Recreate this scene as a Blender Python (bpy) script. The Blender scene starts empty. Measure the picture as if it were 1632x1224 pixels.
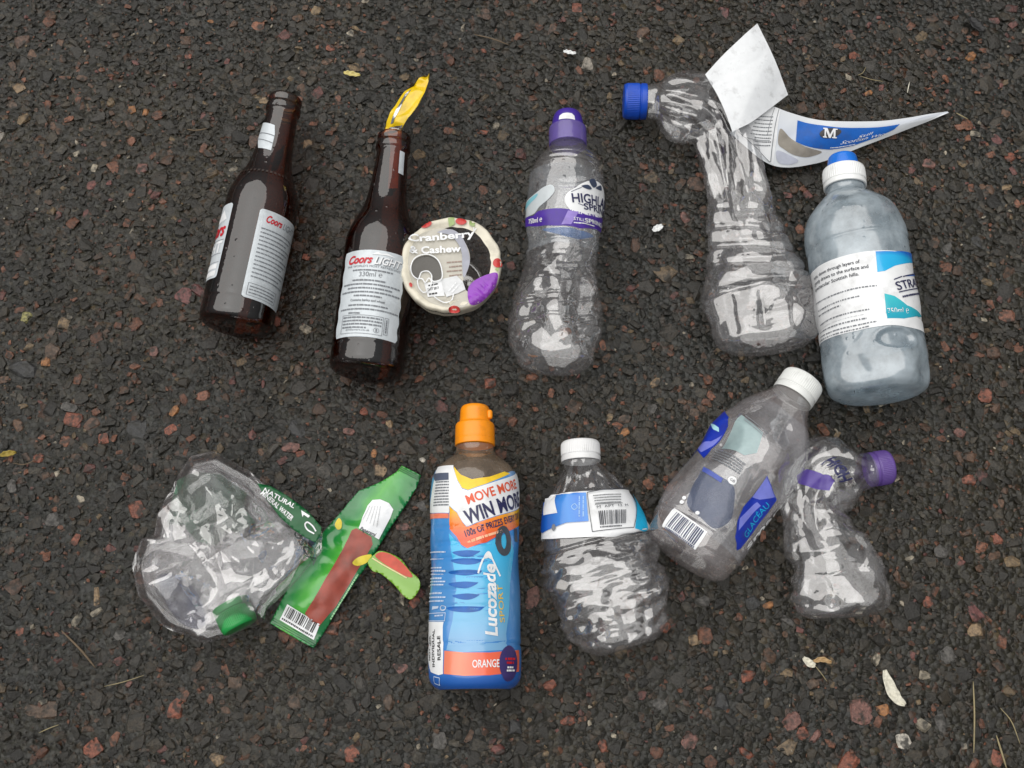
import bpy, bmesh, math, random
import numpy as np
from mathutils import Vector, Matrix

scene = bpy.context.scene
COL = scene.collection

# ------------------------------------------------------------------ camera, sky, sun, exposure
HFOV, TILT, DIST = 50.0, 17.0, 0.93
FPX = 816.0 / math.tan(math.radians(HFOV) / 2)
_t = math.radians(TILT)
CAM = np.array([0.0, -DIST * math.sin(_t), DIST * math.cos(_t)])
FW = np.array([0.0, math.sin(_t), -math.cos(_t)])
UPV = np.array([0.0, math.cos(_t), math.sin(_t)])
cd = bpy.data.cameras.new("camera")
cam = bpy.data.objects.new("camera", cd)
COL.objects.link(cam)
cam.location = CAM.tolist()
cam.rotation_euler = (_t, 0, 0)
cd.sensor_fit = 'HORIZONTAL'
cd.angle = math.radians(HFOV)
cd.clip_start, cd.clip_end = 0.01, 200
scene.camera = cam

SUN_EL, SUN_AZ = 70.0, -60.0          # high, behind cloud, from the upper left of the picture
wd = bpy.data.worlds.new("World")
scene.world = wd
wd.use_nodes = True
wn, wl = wd.node_tree.nodes, wd.node_tree.links
wn.clear()
sky = wn.new('ShaderNodeTexSky'); sky.sky_type = 'NISHITA'; sky.sun_disc = False
sky.sun_elevation = math.radians(SUN_EL); sky.sun_rotation = math.radians(SUN_AZ)
sky.air_density = 1.0; sky.dust_density = 3.0; sky.ozone_density = 1.0
bw = wn.new('ShaderNodeRGBToBW'); wl.new(sky.outputs[0], bw.inputs[0])
mx = wn.new('ShaderNodeMix'); mx.data_type = 'FLOAT'; mx.inputs[0].default_value = 0.8   # cloud evens the sky out
wl.new(bw.outputs[0], mx.inputs[2]); mx.inputs[3].default_value = 4.5
tc = wn.new('ShaderNodeTexCoord'); sp = wn.new('ShaderNodeSeparateXYZ'); wl.new(tc.outputs['Generated'], sp.inputs[0])
mr = wn.new('ShaderNodeMapRange'); wl.new(sp.outputs[2], mr.inputs[0])                    # overcast sky: zenith about three times the horizon
mr.inputs[1].default_value = 0.0; mr.inputs[2].default_value = 1.0; mr.inputs[3].default_value = 0.22; mr.inputs[4].default_value = 1.0
mu = wn.new('ShaderNodeMath'); mu.operation = 'MULTIPLY'; wl.new(mx.outputs[0], mu.inputs[0]); wl.new(mr.outputs[0], mu.inputs[1])
cc = wn.new('ShaderNodeCombineColor')
for i, k in enumerate((0.985, 0.995, 1.0)):
    m_ = wn.new('ShaderNodeMath'); m_.operation = 'MULTIPLY'; wl.new(mu.outputs[0], m_.inputs[0]); m_.inputs[1].default_value = k
    wl.new(m_.outputs[0], cc.inputs[i])
bg = wn.new('ShaderNodeBackground'); bg.inputs[1].default_value = 0.062; wl.new(cc.outputs[0], bg.inputs[0])
ow = wn.new('ShaderNodeOutputWorld'); wl.new(bg.outputs[0], ow.inputs[0])

sd = bpy.data.lights.new("sun", 'SUN'); sd.energy = 1.5; sd.angle = math.radians(90); sd.color = (1.0, 0.97, 0.93)
sun = bpy.data.objects.new("sun", sd); COL.objects.link(sun)
_d = Vector((math.sin(math.radians(SUN_AZ)) * math.cos(math.radians(SUN_EL)), math.cos(math.radians(SUN_AZ)) * math.cos(math.radians(SUN_EL)), math.sin(math.radians(SUN_EL))))
sun.rotation_euler = _d.to_track_quat('Z', 'Y').to_euler()

vs = scene.view_settings
vs.view_transform = 'Standard'; vs.look = 'None'; vs.gamma = 1.0; vs.use_curve_mapping = False
vs.exposure = 0.90
cy = scene.cycles
cy.max_bounces = 14; cy.transparent_max_bounces = 32; cy.diffuse_bounces = 3; cy.glossy_bounces = 5; cy.transmission_bounces = 4
cy.use_denoising = True
cy.caustics_reflective = False; cy.caustics_refractive = False
cy.sample_clamp_indirect = 6.0

# ------------------------------------------------------------------ maths helpers
def PX(px, py, z=0.0):
    """point of the place that lies at height z under this point of the photograph (1632 x 1224)"""
    d = FW * FPX + np.array([1.0, 0, 0]) * (px - 816) + UPV * (612 - py)
    return CAM + d * ((z - CAM[2]) / d[2])

def project(P):
    Q = P - CAM
    dep = Q @ FW
    return np.stack([816 + FPX * Q[..., 0] / dep, 612 - FPX * (Q @ UPV) / dep], -1)

def srgb(r, g, b):
    f = lambda c: (c / 255 / 12.92) if c / 255 <= 0.04045 else ((c / 255 + 0.055) / 1.055) ** 2.4
    return (f(r), f(g), f(b), 1.0)

def catmull(pts, n=24, closed=False):
    p = np.asarray(pts, float)
    if closed:
        p = np.vstack([p[-1], p, p[0], p[1]])
    else:
        p = np.vstack([2 * p[0] - p[1], p, 2 * p[-1] - p[-2]])
    out = []
    t = np.linspace(0, 1, n, endpoint=False)[:, None]
    for i in range(1, len(p) - 2):
        a, b, c, d = p[i - 1], p[i], p[i + 1], p[i + 2]
        out.append(0.5 * (2 * b + (c - a) * t + (2 * a - 5 * b + 4 * c - d) * t ** 2 + (3 * b - a - 3 * c + d) * t ** 3))
    if not closed:
        out.append(p[-2][None])
    return np.vstack(out)

def norm(v):
    return v / np.maximum(np.linalg.norm(v, axis=-1, keepdims=True), 1e-12)

def tri(x):
    return 2 * np.abs(2 * (x - np.floor(x + 0.5))) - 1

def sstep(e0, e1, x):
    t = np.clip((x - e0) / (e1 - e0), 0, 1)
    return t * t * (3 - 2 * t)

def crinkle(a, b, seed, lam, n=6, dirs=None):
    """folded-sheet relief: a sum of triangle waves, so flat facets meeting in creases; about -1..1"""
    r = np.random.RandomState(seed)
    out = np.zeros(np.broadcast(a, b).shape)
    wa = a + 0.25 * lam * np.sin(b / lam * 2.1 + r.rand() * 6) + 0.2 * lam * np.sin(b / lam * 0.9 + 1)
    wb = b + 0.25 * lam * np.sin(a / lam * 1.9 + r.rand() * 6)
    tot = 0
    for i in range(n):
        ph = r.rand() * math.pi if dirs is None else dirs[0] + (r.rand() - 0.5) * dirs[1]
        l = lam * (0.7 + 1.0 * r.rand())
        w = 0.6 + 0.8 * r.rand()
        out += w * tri((wa * math.cos(ph) + wb * math.sin(ph)) / l + r.rand())
        tot += w
    return out / tot * 1.7

def facet(a, b, seed, lam):
    """crushed-sheet relief: random heights on a warped triangle lattice, flat in between, so hard creases; -1..1"""
    r = np.random.RandomState(seed); q = r.rand() * 3.1; c, s = math.cos(q), math.sin(q); o1, o2 = r.rand(2) * 50
    a, b = np.broadcast_arrays(np.asarray(a, float), np.asarray(b, float))
    x = (a * c + b * s) / lam + o1; y = (-a * s + b * c) / lam + o2
    x = x + 0.35 * tri(y * 0.31 + 0.2) + 0.2 * np.sin(y * 1.1); y = y + 0.35 * tri(x * 0.27 + 0.6)
    k = (x + y) * 0.3660254; X, Y = x + k, y + k
    i, j = np.floor(X), np.floor(Y); u, v = X - i, Y - j
    h = lambda m, n: 2 * np.modf(np.abs(np.sin(m * 127.1 + n * 311.7 + seed * 17.3) * 43758.5453))[0] - 1
    h0, h3 = h(i, j), h(i + 1, j + 1); h1, h2 = h(i + 1, j), h(i, j + 1)
    return np.where(u > v, h0 * (1 - u) + h1 * (u - v) + h3 * v, h0 * (1 - v) + h2 * (v - u) + h3 * u)

def dent(a, b, a0, b0, ra, rb, depth, rot=0.0, p=1.0):
    c, s = math.cos(rot), math.sin(rot)
    x = ((a - a0) * c + (b - b0) * s) / ra
    y = (-(a - a0) * s + (b - b0) * c) / rb
    return -depth * np.clip(1 - np.sqrt(x * x + y * y), 0, 1) ** p

def wob(x, seed, f):
    r = np.random.RandomState(seed)
    return sum(np.sin(x * f * (0.6 + k * 0.7) + r.rand() * 6.28) / (k + 1) for k in range(4)) / 2

# ------------------------------------------------------------------ materials (all node based)
MATS = {}
def _new(name):
    m = bpy.data.materials.new(name); m.use_nodes = True
    nt = m.node_tree; nt.nodes.clear()
    return m, nt.nodes, nt.links

def node(ns, t, **kw):
    n = ns.new(t)
    for k, v in kw.items(): setattr(n, k, v)
    return n

def noise(ns, ls, scale, detail=4, rough=0.55, coord='Object'):
    t = ns.new('ShaderNodeTexCoord'); n = ns.new('ShaderNodeTexNoise')
    n.inputs['Scale'].default_value = scale; n.inputs['Detail'].default_value = detail; n.inputs['Roughness'].default_value = rough
    ls.new(t.outputs[coord], n.inputs['Vector'])
    return n

def ink(name, rgb, rough=0.35, var=0.10, bump=0.0, spec=0.5, metal=0.0, alpha=1.0, sss=0.0, nscale=160, grime=0.35):
    """opaque print, paper, moulded plastic or foil; alpha < 1 lets what is behind show through thin print"""
    if name in MATS: return MATS[name]
    m, ns, ls = _new(name)
    p = ns.new('ShaderNodeBsdfPrincipled'); o = ns.new('ShaderNodeOutputMaterial')
    c = srgb(*rgb)
    n = noise(ns, ls, nscale, 5)
    r = ns.new('ShaderNodeValToRGB')
    r.color_ramp.elements[0].position = 0.3; r.color_ramp.elements[1].position = 0.7
    r.color_ramp.elements[0].color = tuple(x * (1 - var) for x in c[:3]) + (1,)
    r.color_ramp.elements[1].color = tuple(min(1, x * (1 + var)) for x in c[:3]) + (1,)
    ls.new(n.outputs[0], r.inputs[0])
    gn = noise(ns, ls, 55, 6, 0.68); gr = ns.new('ShaderNodeMapRange'); ls.new(gn.outputs[0], gr.inputs[0])      # mud and scuffs
    gr.inputs[1].default_value = 0.52; gr.inputs[2].default_value = 0.78; gr.inputs[3].default_value = 0.0; gr.inputs[4].default_value = grime
    gm = node(ns, 'ShaderNodeMix', data_type='RGBA'); ls.new(gr.outputs[0], gm.inputs[0]); ls.new(r.outputs[0], gm.inputs[6]); gm.inputs[7].default_value = (0.07, 0.058, 0.045, 1)
    ls.new(gm.outputs[2], p.inputs['Base Color'])
    p.inputs['Roughness'].default_value = rough
    p.inputs['Specular IOR Level'].default_value = spec
    p.inputs['Metallic'].default_value = metal
    if bump > 0:
        n2 = noise(ns, ls, 420, 3)
        b = ns.new('ShaderNodeBump'); b.inputs['Strength'].default_value = bump; b.inputs['Distance'].default_value = 0.001
        ls.new(n2.outputs[0], b.inputs['Height']); ls.new(b.outputs[0], p.inputs['Normal'])
    p.inputs['Alpha'].default_value = alpha
    ls.new(p.outputs[0], o.inputs[0])
    MATS[name] = m
    return m

def shell(name, tint, ior, haze, hazecol, rough=0.05, drops=0.0, wrinkle=0.25, mist=0.5):
    """thin transparent wall (blown plastic or glass): mirror reflection by Fresnel on both sides, clear or tinted
    see-through, and a patchy film of mist and scuffs on it"""
    if name in MATS: return MATS[name]
    m, ns, ls = _new(name)
    o = ns.new('ShaderNodeOutputMaterial')
    geo = ns.new('ShaderNodeNewGeometry')
    mi = node(ns, 'ShaderNodeMix', data_type='FLOAT')
    ls.new(geo.outputs['Backfacing'], mi.inputs[0]); mi.inputs[2].default_value = ior; mi.inputs[3].default_value = 1 / ior
    fr = ns.new('ShaderNodeFresnel'); ls.new(mi.outputs[0], fr.inputs['IOR'])
    tr = ns.new('ShaderNodeBsdfTransparent'); tr.inputs[0].default_value = tuple(tint) + (1,)
    df = ns.new('ShaderNodeBsdfDiffuse'); df.inputs[0].default_value = tuple(hazecol) + (1,)
    tl = ns.new('ShaderNodeBsdfTranslucent'); tl.inputs[0].default_value = tuple(hazecol) + (1,)
    dt = ns.new('ShaderNodeMixShader'); dt.inputs[0].default_value = 0.35
    ls.new(df.outputs[0], dt.inputs[1]); ls.new(tl.outputs[0], dt.inputs[2])
    n1 = noise(ns, ls, 38, 5, 0.6)
    mr1 = ns.new('ShaderNodeMapRange'); ls.new(n1.outputs[0], mr1.inputs[0])
    mr1.inputs[1].default_value = 0.35; mr1.inputs[2].default_value = 0.65
    mr1.inputs[3].default_value = haze * (1 - mist); mr1.inputs[4].default_value = haze * (1 + mist)
    m1 = ns.new('ShaderNodeMixShader'); ls.new(mr1.outputs[0], m1.inputs[0]); ls.new(tr.outputs[0], m1.inputs[1]); ls.new(dt.outputs[0], m1.inputs[2])
    gl = ns.new('ShaderNodeBsdfGlossy'); gl.inputs['Roughness'].default_value = rough
    n2 = noise(ns, ls, 90, 3, 0.5)
    b = ns.new('ShaderNodeBump'); b.inputs['Strength'].default_value = wrinkle; b.inputs['Distance'].default_value = 0.002
    ls.new(n2.outputs[0], b.inputs['Height'])
    last = b
    if drops > 0:
        t = ns.new('ShaderNodeTexCoord')
        v = ns.new('ShaderNodeTexVoronoi'); v.inputs['Scale'].default_value = 230; ls.new(t.outputs['Object'], v.inputs['Vector'])
        thr = ns.new('ShaderNodeSeparateColor'); ls.new(v.outputs['Color'], thr.inputs[0])
        mm = ns.new('ShaderNodeMapRange'); ls.new(thr.outputs[0], mm.inputs[0]); mm.inputs[1].default_value = 0.80; mm.inputs[2].default_value = 1.0
        mm.inputs[3].default_value = 0.0; mm.inputs[4].default_value = 0.42
        su = node(ns, 'ShaderNodeMath', operation='SUBTRACT', use_clamp=True); ls.new(mm.outputs[0], su.inputs[0]); ls.new(v.outputs['Distance'], su.inputs[1])
        b2 = ns.new('ShaderNodeBump'); b2.inputs['Strength'].default_value = drops; b2.inputs['Distance'].default_value = 0.003
        ls.new(su.outputs[0], b2.inputs['Height']); ls.new(b.outputs[0], b2.inputs['Normal']); last = b2
    for x in (gl, fr, df): ls.new(last.outputs[0], x.inputs['Normal'])
    m2 = ns.new('ShaderNodeMixShader'); ls.new(fr.outputs[0], m2.inputs[0]); ls.new(m1.outputs[0], m2.inputs[1]); ls.new(gl.outputs[0], m2.inputs[2])
    ls.new(m2.outputs[0], o.inputs[0])
    MATS[name] = m
    return m

def film(name, rgb, opac, rough=0.25, var=0.08, scale=70):
    """clear label film with a thin see-through print"""
    if name in MATS: return MATS[name]
    m, ns, ls = _new(name)
    o = ns.new('ShaderNodeOutputMaterial')
    tr = ns.new('ShaderNodeBsdfTransparent'); tr.inputs[0].default_value = tuple(1 - (1 - x) * min(1, opac * 1.1) * 0.6 for x in srgb(*rgb)[:3]) + (1,)
    p = ns.new('ShaderNodeBsdfPrincipled'); p.inputs['Roughness'].default_value = rough; p.inputs['Base Color'].default_value = srgb(*rgb)
    n1 = noise(ns, ls, scale, 4)
    mr1 = ns.new('ShaderNodeMapRange'); ls.new(n1.outputs[0], mr1.inputs[0]); mr1.inputs[1].default_value = 0.3; mr1.inputs[2].default_value = 0.7
    mr1.inputs[3].default_value = max(0, opac - var); mr1.inputs[4].default_value = min(1, opac + var)
    mx_ = ns.new('ShaderNodeMixShader'); ls.new(mr1.outputs[0], mx_.inputs[0]); ls.new(tr.outputs[0], mx_.inputs[1]); ls.new(p.outputs[0], mx_.inputs[2])
    ls.new(mx_.outputs[0], o.inputs[0]); MATS[name] = m
    return m

def ramp_print(name, axis, stops, rough=0.2):
    """print whose ink runs through several colours along the label (uv = metres on the label)"""
    m, ns, ls = _new(name)
    o = ns.new('ShaderNodeOutputMaterial'); p = ns.new('ShaderNodeBsdfPrincipled'); p.inputs['Roughness'].default_value = rough; p.inputs['Specular IOR Level'].default_value = 0.9
    uv = ns.new('ShaderNodeUVMap'); s = ns.new('ShaderNodeSeparateXYZ'); ls.new(uv.outputs[0], s.inputs[0])
    lo, hi = stops[0][0], stops[-1][0]
    mr1 = ns.new('ShaderNodeMapRange'); ls.new(s.outputs[axis], mr1.inputs[0]); mr1.inputs[1].default_value = lo; mr1.inputs[2].default_value = hi
    n = noise(ns, ls, 60, 3); ad = node(ns, 'ShaderNodeMath', operation='MULTIPLY_ADD'); ls.new(n.outputs[0], ad.inputs[0]); ad.inputs[1].default_value = 0.06; 
    sb = node(ns, 'ShaderNodeMath', operation='SUBTRACT'); ls.new(mr1.outputs[0], sb.inputs[0]); sb.inputs[1].default_value = 0.03
    ls.new(sb.outputs[0], ad.inputs[2])
    r = ns.new('ShaderNodeValToRGB'); ls.new(ad.outputs[0], r.inputs[0])
    while len(r.color_ramp.elements) < len(stops): r.color_ramp.elements.new(0.5)
    for e, (x, c) in zip(r.color_ramp.elements, stops):
        e.position = (x - lo) / (hi - lo); e.color = srgb(*c)
    ls.new(r.outputs[0], p.inputs['Base Color']); ls.new(p.outputs[0], o.inputs[0])
    return m

# ------------------------------------------------------------------ scene graph helpers
def thing(name, label, cat, loc, group=None):
    o = bpy.data.objects.new(name, None); COL.objects.link(o)
    o.empty_display_size = 0.02
    o.location = (float(loc[0]), float(loc[1]), 0.0)
    o['label'] = label; o['category'] = cat
    if group: o['group'] = group
    return o

def attach(o, parent):
    if parent is None: return
    o.parent = parent
    if parent.type == 'EMPTY':
        o.matrix_parent_inverse = Matrix.Translation(-parent.location)

def mesh_obj(name, verts, faces, mat, parent=None, smooth=True, uv=None, label=None):
    me = bpy.data.meshes.new(name)
    me.from_pydata([tuple(map(float, v)) for v in verts], [], [tuple(map(int, f)) for f in faces])
    if uv is not None:
        l = me.uv_layers.new(name="UVMap")
        idx = np.zeros(len(me.loops), int); me.loops.foreach_get('vertex_index', idx)
        l.data.foreach_set('uv', np.asarray(uv, float)[idx].ravel())
    if smooth:
        me.polygons.foreach_set('use_smooth', [True] * len(me.polygons))
    me.materials.append(mat); me.update()
    o = bpy.data.objects.new(name, me); COL.objects.link(o)
    attach(o, parent)
    if label: o['label'] = label
    return o

def tag(o, label, cat, group=None):
    o['label'] = label; o['category'] = cat
    if group: o['group'] = group
    return o

def grid_faces(nu, nv, wrap):
    f = []
    for j in range(nv - 1):
        for i in range(nu if wrap else nu - 1):
            k = (i + 1) % nu
            f.append((j * nu + i, j * nu + k, (j + 1) * nu + k, (j + 1) * nu + i))
    return f

def pchip(x, y, q):
    """smooth, overshoot-free curve through the profile points"""
    x, y = np.asarray(x, float), np.asarray(y, float); h = np.diff(x); d = np.diff(y) / h
    m = np.zeros_like(y); m[0], m[-1] = d[0], d[-1]
    ok = d[:-1] * d[1:] > 0
    w1, w2 = 2 * h[1:] + h[:-1], h[1:] + 2 * h[:-1]
    m[1:-1][ok] = ((w1 + w2)[ok]) / (w1[ok] / d[:-1][ok] + w2[ok] / d[1:][ok])
    i = np.clip(np.searchsorted(x, q) - 1, 0, len(h) - 1); t = (q - x[i]) / h[i]
    return y[i] * (1 + 2 * t) * (1 - t) ** 2 + m[i] * h[i] * t * (1 - t) ** 2 + y[i + 1] * t * t * (3 - 2 * t) + m[i + 1] * h[i] * t * t * (t - 1)

class Lookup:
    """turn points of the photograph into coordinates on a surface that stands in the place"""
    lo, hi = (-0.06, 0.0), (0.06, 0.25)
    def _table(self):
        A, B = np.meshgrid(np.linspace(self.lo[0], self.hi[0], 260), np.linspace(self.lo[1], self.hi[1], 400))
        self._ab = np.stack([A.ravel(), B.ravel()], 1)
        self._pp = project(self.map(A.ravel(), B.ravel(), 0.0))
    def ab(self, px, py):
        if not hasattr(self, '_pp'): self._table()
        d = ((self._pp - (px, py)) ** 2).sum(1)
        k = np.argsort(d)[:5]
        w = 1 / (d[k] + 0.05)
        return (self._ab[k] * w[:, None]).sum(0) / w.sum()
    def poly_ab(self, pts):
        return [tuple(self.ab(*p)) for p in pts]

class Surf(Lookup):
    """blown bottle wall: a bent centre line, a profile, squash factors and a relief; theta 0 faces up"""
    def __init__(self, pts, prof, R, wx=None, wz=None, disp=None, warp=None, floor=0.0016):
        p = catmull(pts, 40)
        d = np.r_[0, np.cumsum(np.linalg.norm(np.diff(p, axis=0), axis=1))]
        self.L = d[-1]; n = 400
        q = np.linspace(0, self.L, n)
        C = np.stack([np.interp(q, d, p[:, i]) for i in range(3)], 1)
        T = norm(np.gradient(C, axis=0))
        for _ in range(6): T = norm(np.vstack([T[:1], (T[:-2] + 2 * T[1:-1] + T[2:]) / 4, T[-1:]]))
        side = norm(np.cross(T, np.array([0, 0, 1.0])))
        self.C, self.S, self.U, self.T = C, side, np.cross(side, T), T
        self.vv = np.linspace(0, 1, n)
        pr = np.asarray(prof, float); q_ = np.unique(np.r_[np.linspace(0, 1, 2400), pr[:, 0]]); self.prof = np.stack([q_, np.maximum(pchip(pr[:, 0], pr[:, 1], q_), 0)], 1); self.R = R
        self.wx = np.asarray(wx if wx is not None else [(0, 1), (1, 1)], float)
        self.wz = np.asarray(wz if wz is not None else [(0, 1), (1, 1)], float)
        self.disp, self.warp, self.floor = disp, warp, floor
        self.lo, self.hi = (-1.75 * R, 0.0), (1.75 * R, self.L)
    def eval(self, th, v):
        g = lambda M: np.stack([np.interp(v, self.vv, M[:, i]) for i in range(3)], -1)
        C, S, U = g(self.C), g(self.S), g(self.U)
        r = np.interp(v, self.prof[:, 0], self.prof[:, 1])
        wx = np.interp(v, self.wx[:, 0], self.wx[:, 1]); wz = np.interp(v, self.wz[:, 0], self.wz[:, 1])
        x, y = r * wx * np.sin(th), r * wz * np.cos(th)
        if self.disp is not None:
            d = self.disp(th * self.R, v * self.L, th, v) * np.clip(r / self.R, 0, 1)
            x = x + d * np.sin(th); y = y + d * np.cos(th)
        P = C + x[..., None] * S + y[..., None] * U
        if self.warp is not None: P = self.warp(P)
        P[..., 2] = np.maximum(P[..., 2], self.floor)
        return P
    def map(self, a, b, off):
        th, v = np.asarray(a) / self.R, np.asarray(b) / self.L
        P = self.eval(th, v)
        e = 0.0006
        N = norm(np.cross(self.eval(th + e / self.R, v) - self.eval(th - e / self.R, v), self.eval(th, v + e / self.L) - self.eval(th, v - e / self.L)))
        if off: P = P + N * np.asarray(off)[..., None] if np.ndim(off) else P + N * off
        return P
    def mesh(self, name, mat, parent, nu=128, nv=200, v0=0.0, v1=1.0, smooth=True):
        # rows spread by the length of the profile
        vv = np.linspace(v0, v1, 3000); rr = np.interp(vv, self.prof[:, 0], self.prof[:, 1])
        d = np.r_[0, np.cumsum(np.hypot(np.diff(vv) * self.L, np.diff(rr)))]
        v = np.interp(np.linspace(0, d[-1], nv), d, vv)
        TH, V = np.meshgrid(np.linspace(-math.pi, math.pi, nu, endpoint=False), v)
        P = self.eval(TH.ravel(), V.ravel())
        return mesh_obj(name, P, grid_faces(nu, nv, True), mat, parent, smooth)

class Shift(Lookup):
    """the same wall with its label coordinates slid and stretched along the axis"""
    def __init__(self, s, b_from, b_to):
        self.s, self.f, self.t = s, b_from, b_to
    def map(self, a, b, off):
        k = (self.t[1] - self.t[0]) / (self.f[1] - self.f[0])
        return self.s.map(a, self.t[0] + (np.asarray(b) - self.f[0]) * k, off)

class Field(Lookup):
    """a sheet lying on the ground: z = h(x, y)"""
    def __init__(self, h): self.h = h
    def map(self, a, b, off):
        a, b = np.asarray(a, float), np.asarray(b, float)
        return np.stack([a, b, self.h(a, b) + off], -1)
    def ab(self, px, py):
        z = 0.004
        for _ in range(6):
            p = PX(px, py, z); z = float(self.h(np.array(p[0]), np.array(p[1])))
        return p[:2]

class Strip(Lookup):
    """a loose sheet between two edge curves; (a, b) in metres along and across it"""
    def __init__(self, e0, e1, bulge=None, W=None):
        self.e0, self.e1 = catmull(e0, 30), catmull(e1, 30)
        self.n = len(self.e0); self.bulge = bulge
        self.Lu = np.linalg.norm(np.diff(self.e0, axis=0), axis=1).sum()
        self.Lv = W or np.linalg.norm(self.e0 - self.e1, axis=1).max()
        self.lo, self.hi = (0, 0), (self.Lu, self.Lv)
    def _p(self, u, v):
        q = np.linspace(0, 1, self.n)
        g = lambda M: np.stack([np.interp(u, q, M[:, i]) for i in range(3)], -1)
        P = g(self.e0) * (1 - v[..., None]) + g(self.e1) * v[..., None]
        if self.bulge is not None: P[..., 2] += self.bulge(u, v)
        return P
    def map(self, a, b, off):
        u, v = np.asarray(a, float) / self.Lu, np.asarray(b, float) / self.Lv
        P = self._p(u, v)
        if off:
            e = 0.004
            N = norm(np.cross(self._p(u + e, v) - self._p(u - e, v), self._p(u, v + e) - self._p(u, v - e)))
            N = np.where(N[..., 2:3] < 0, -N, N)
            P = P + N * off
        return P
    def mesh(self, name, mat, parent, nu=90, nv=40):
        A, B = np.meshgrid(np.linspace(0, self.Lu, nu), np.linspace(0, self.Lv, nv))
        return mesh_obj(name, self.map(A.ravel(), B.ravel(), 0), grid_faces(nu, nv, False), mat, parent)

# ------------------------------------------------------------------ flat print that follows a surface
_glyph = {}
def text2d(body, shear=0.0, bold=0.0, space=1.0):
    key = (body, shear, bold, space)
    if key not in _glyph:
        c = bpy.data.curves.new("t", 'FONT'); c.body = body; c.size = 1.0; c.shear = shear; c.offset = bold; c.space_character = space
        c.resolution_u = 3; c.fill_mode = 'FRONT'
        o = bpy.data.objects.new("t", c)
        me = bpy.data.meshes.new_from_object(o)
        v = np.array([x.co[:2] for x in me.vertices]); f = [tuple(p.vertices) for p in me.polygons]
        bpy.data.objects.remove(o); bpy.data.curves.remove(c); bpy.data.meshes.remove(me)
        _glyph[key] = (v, f)
    return _glyph[key]

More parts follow.
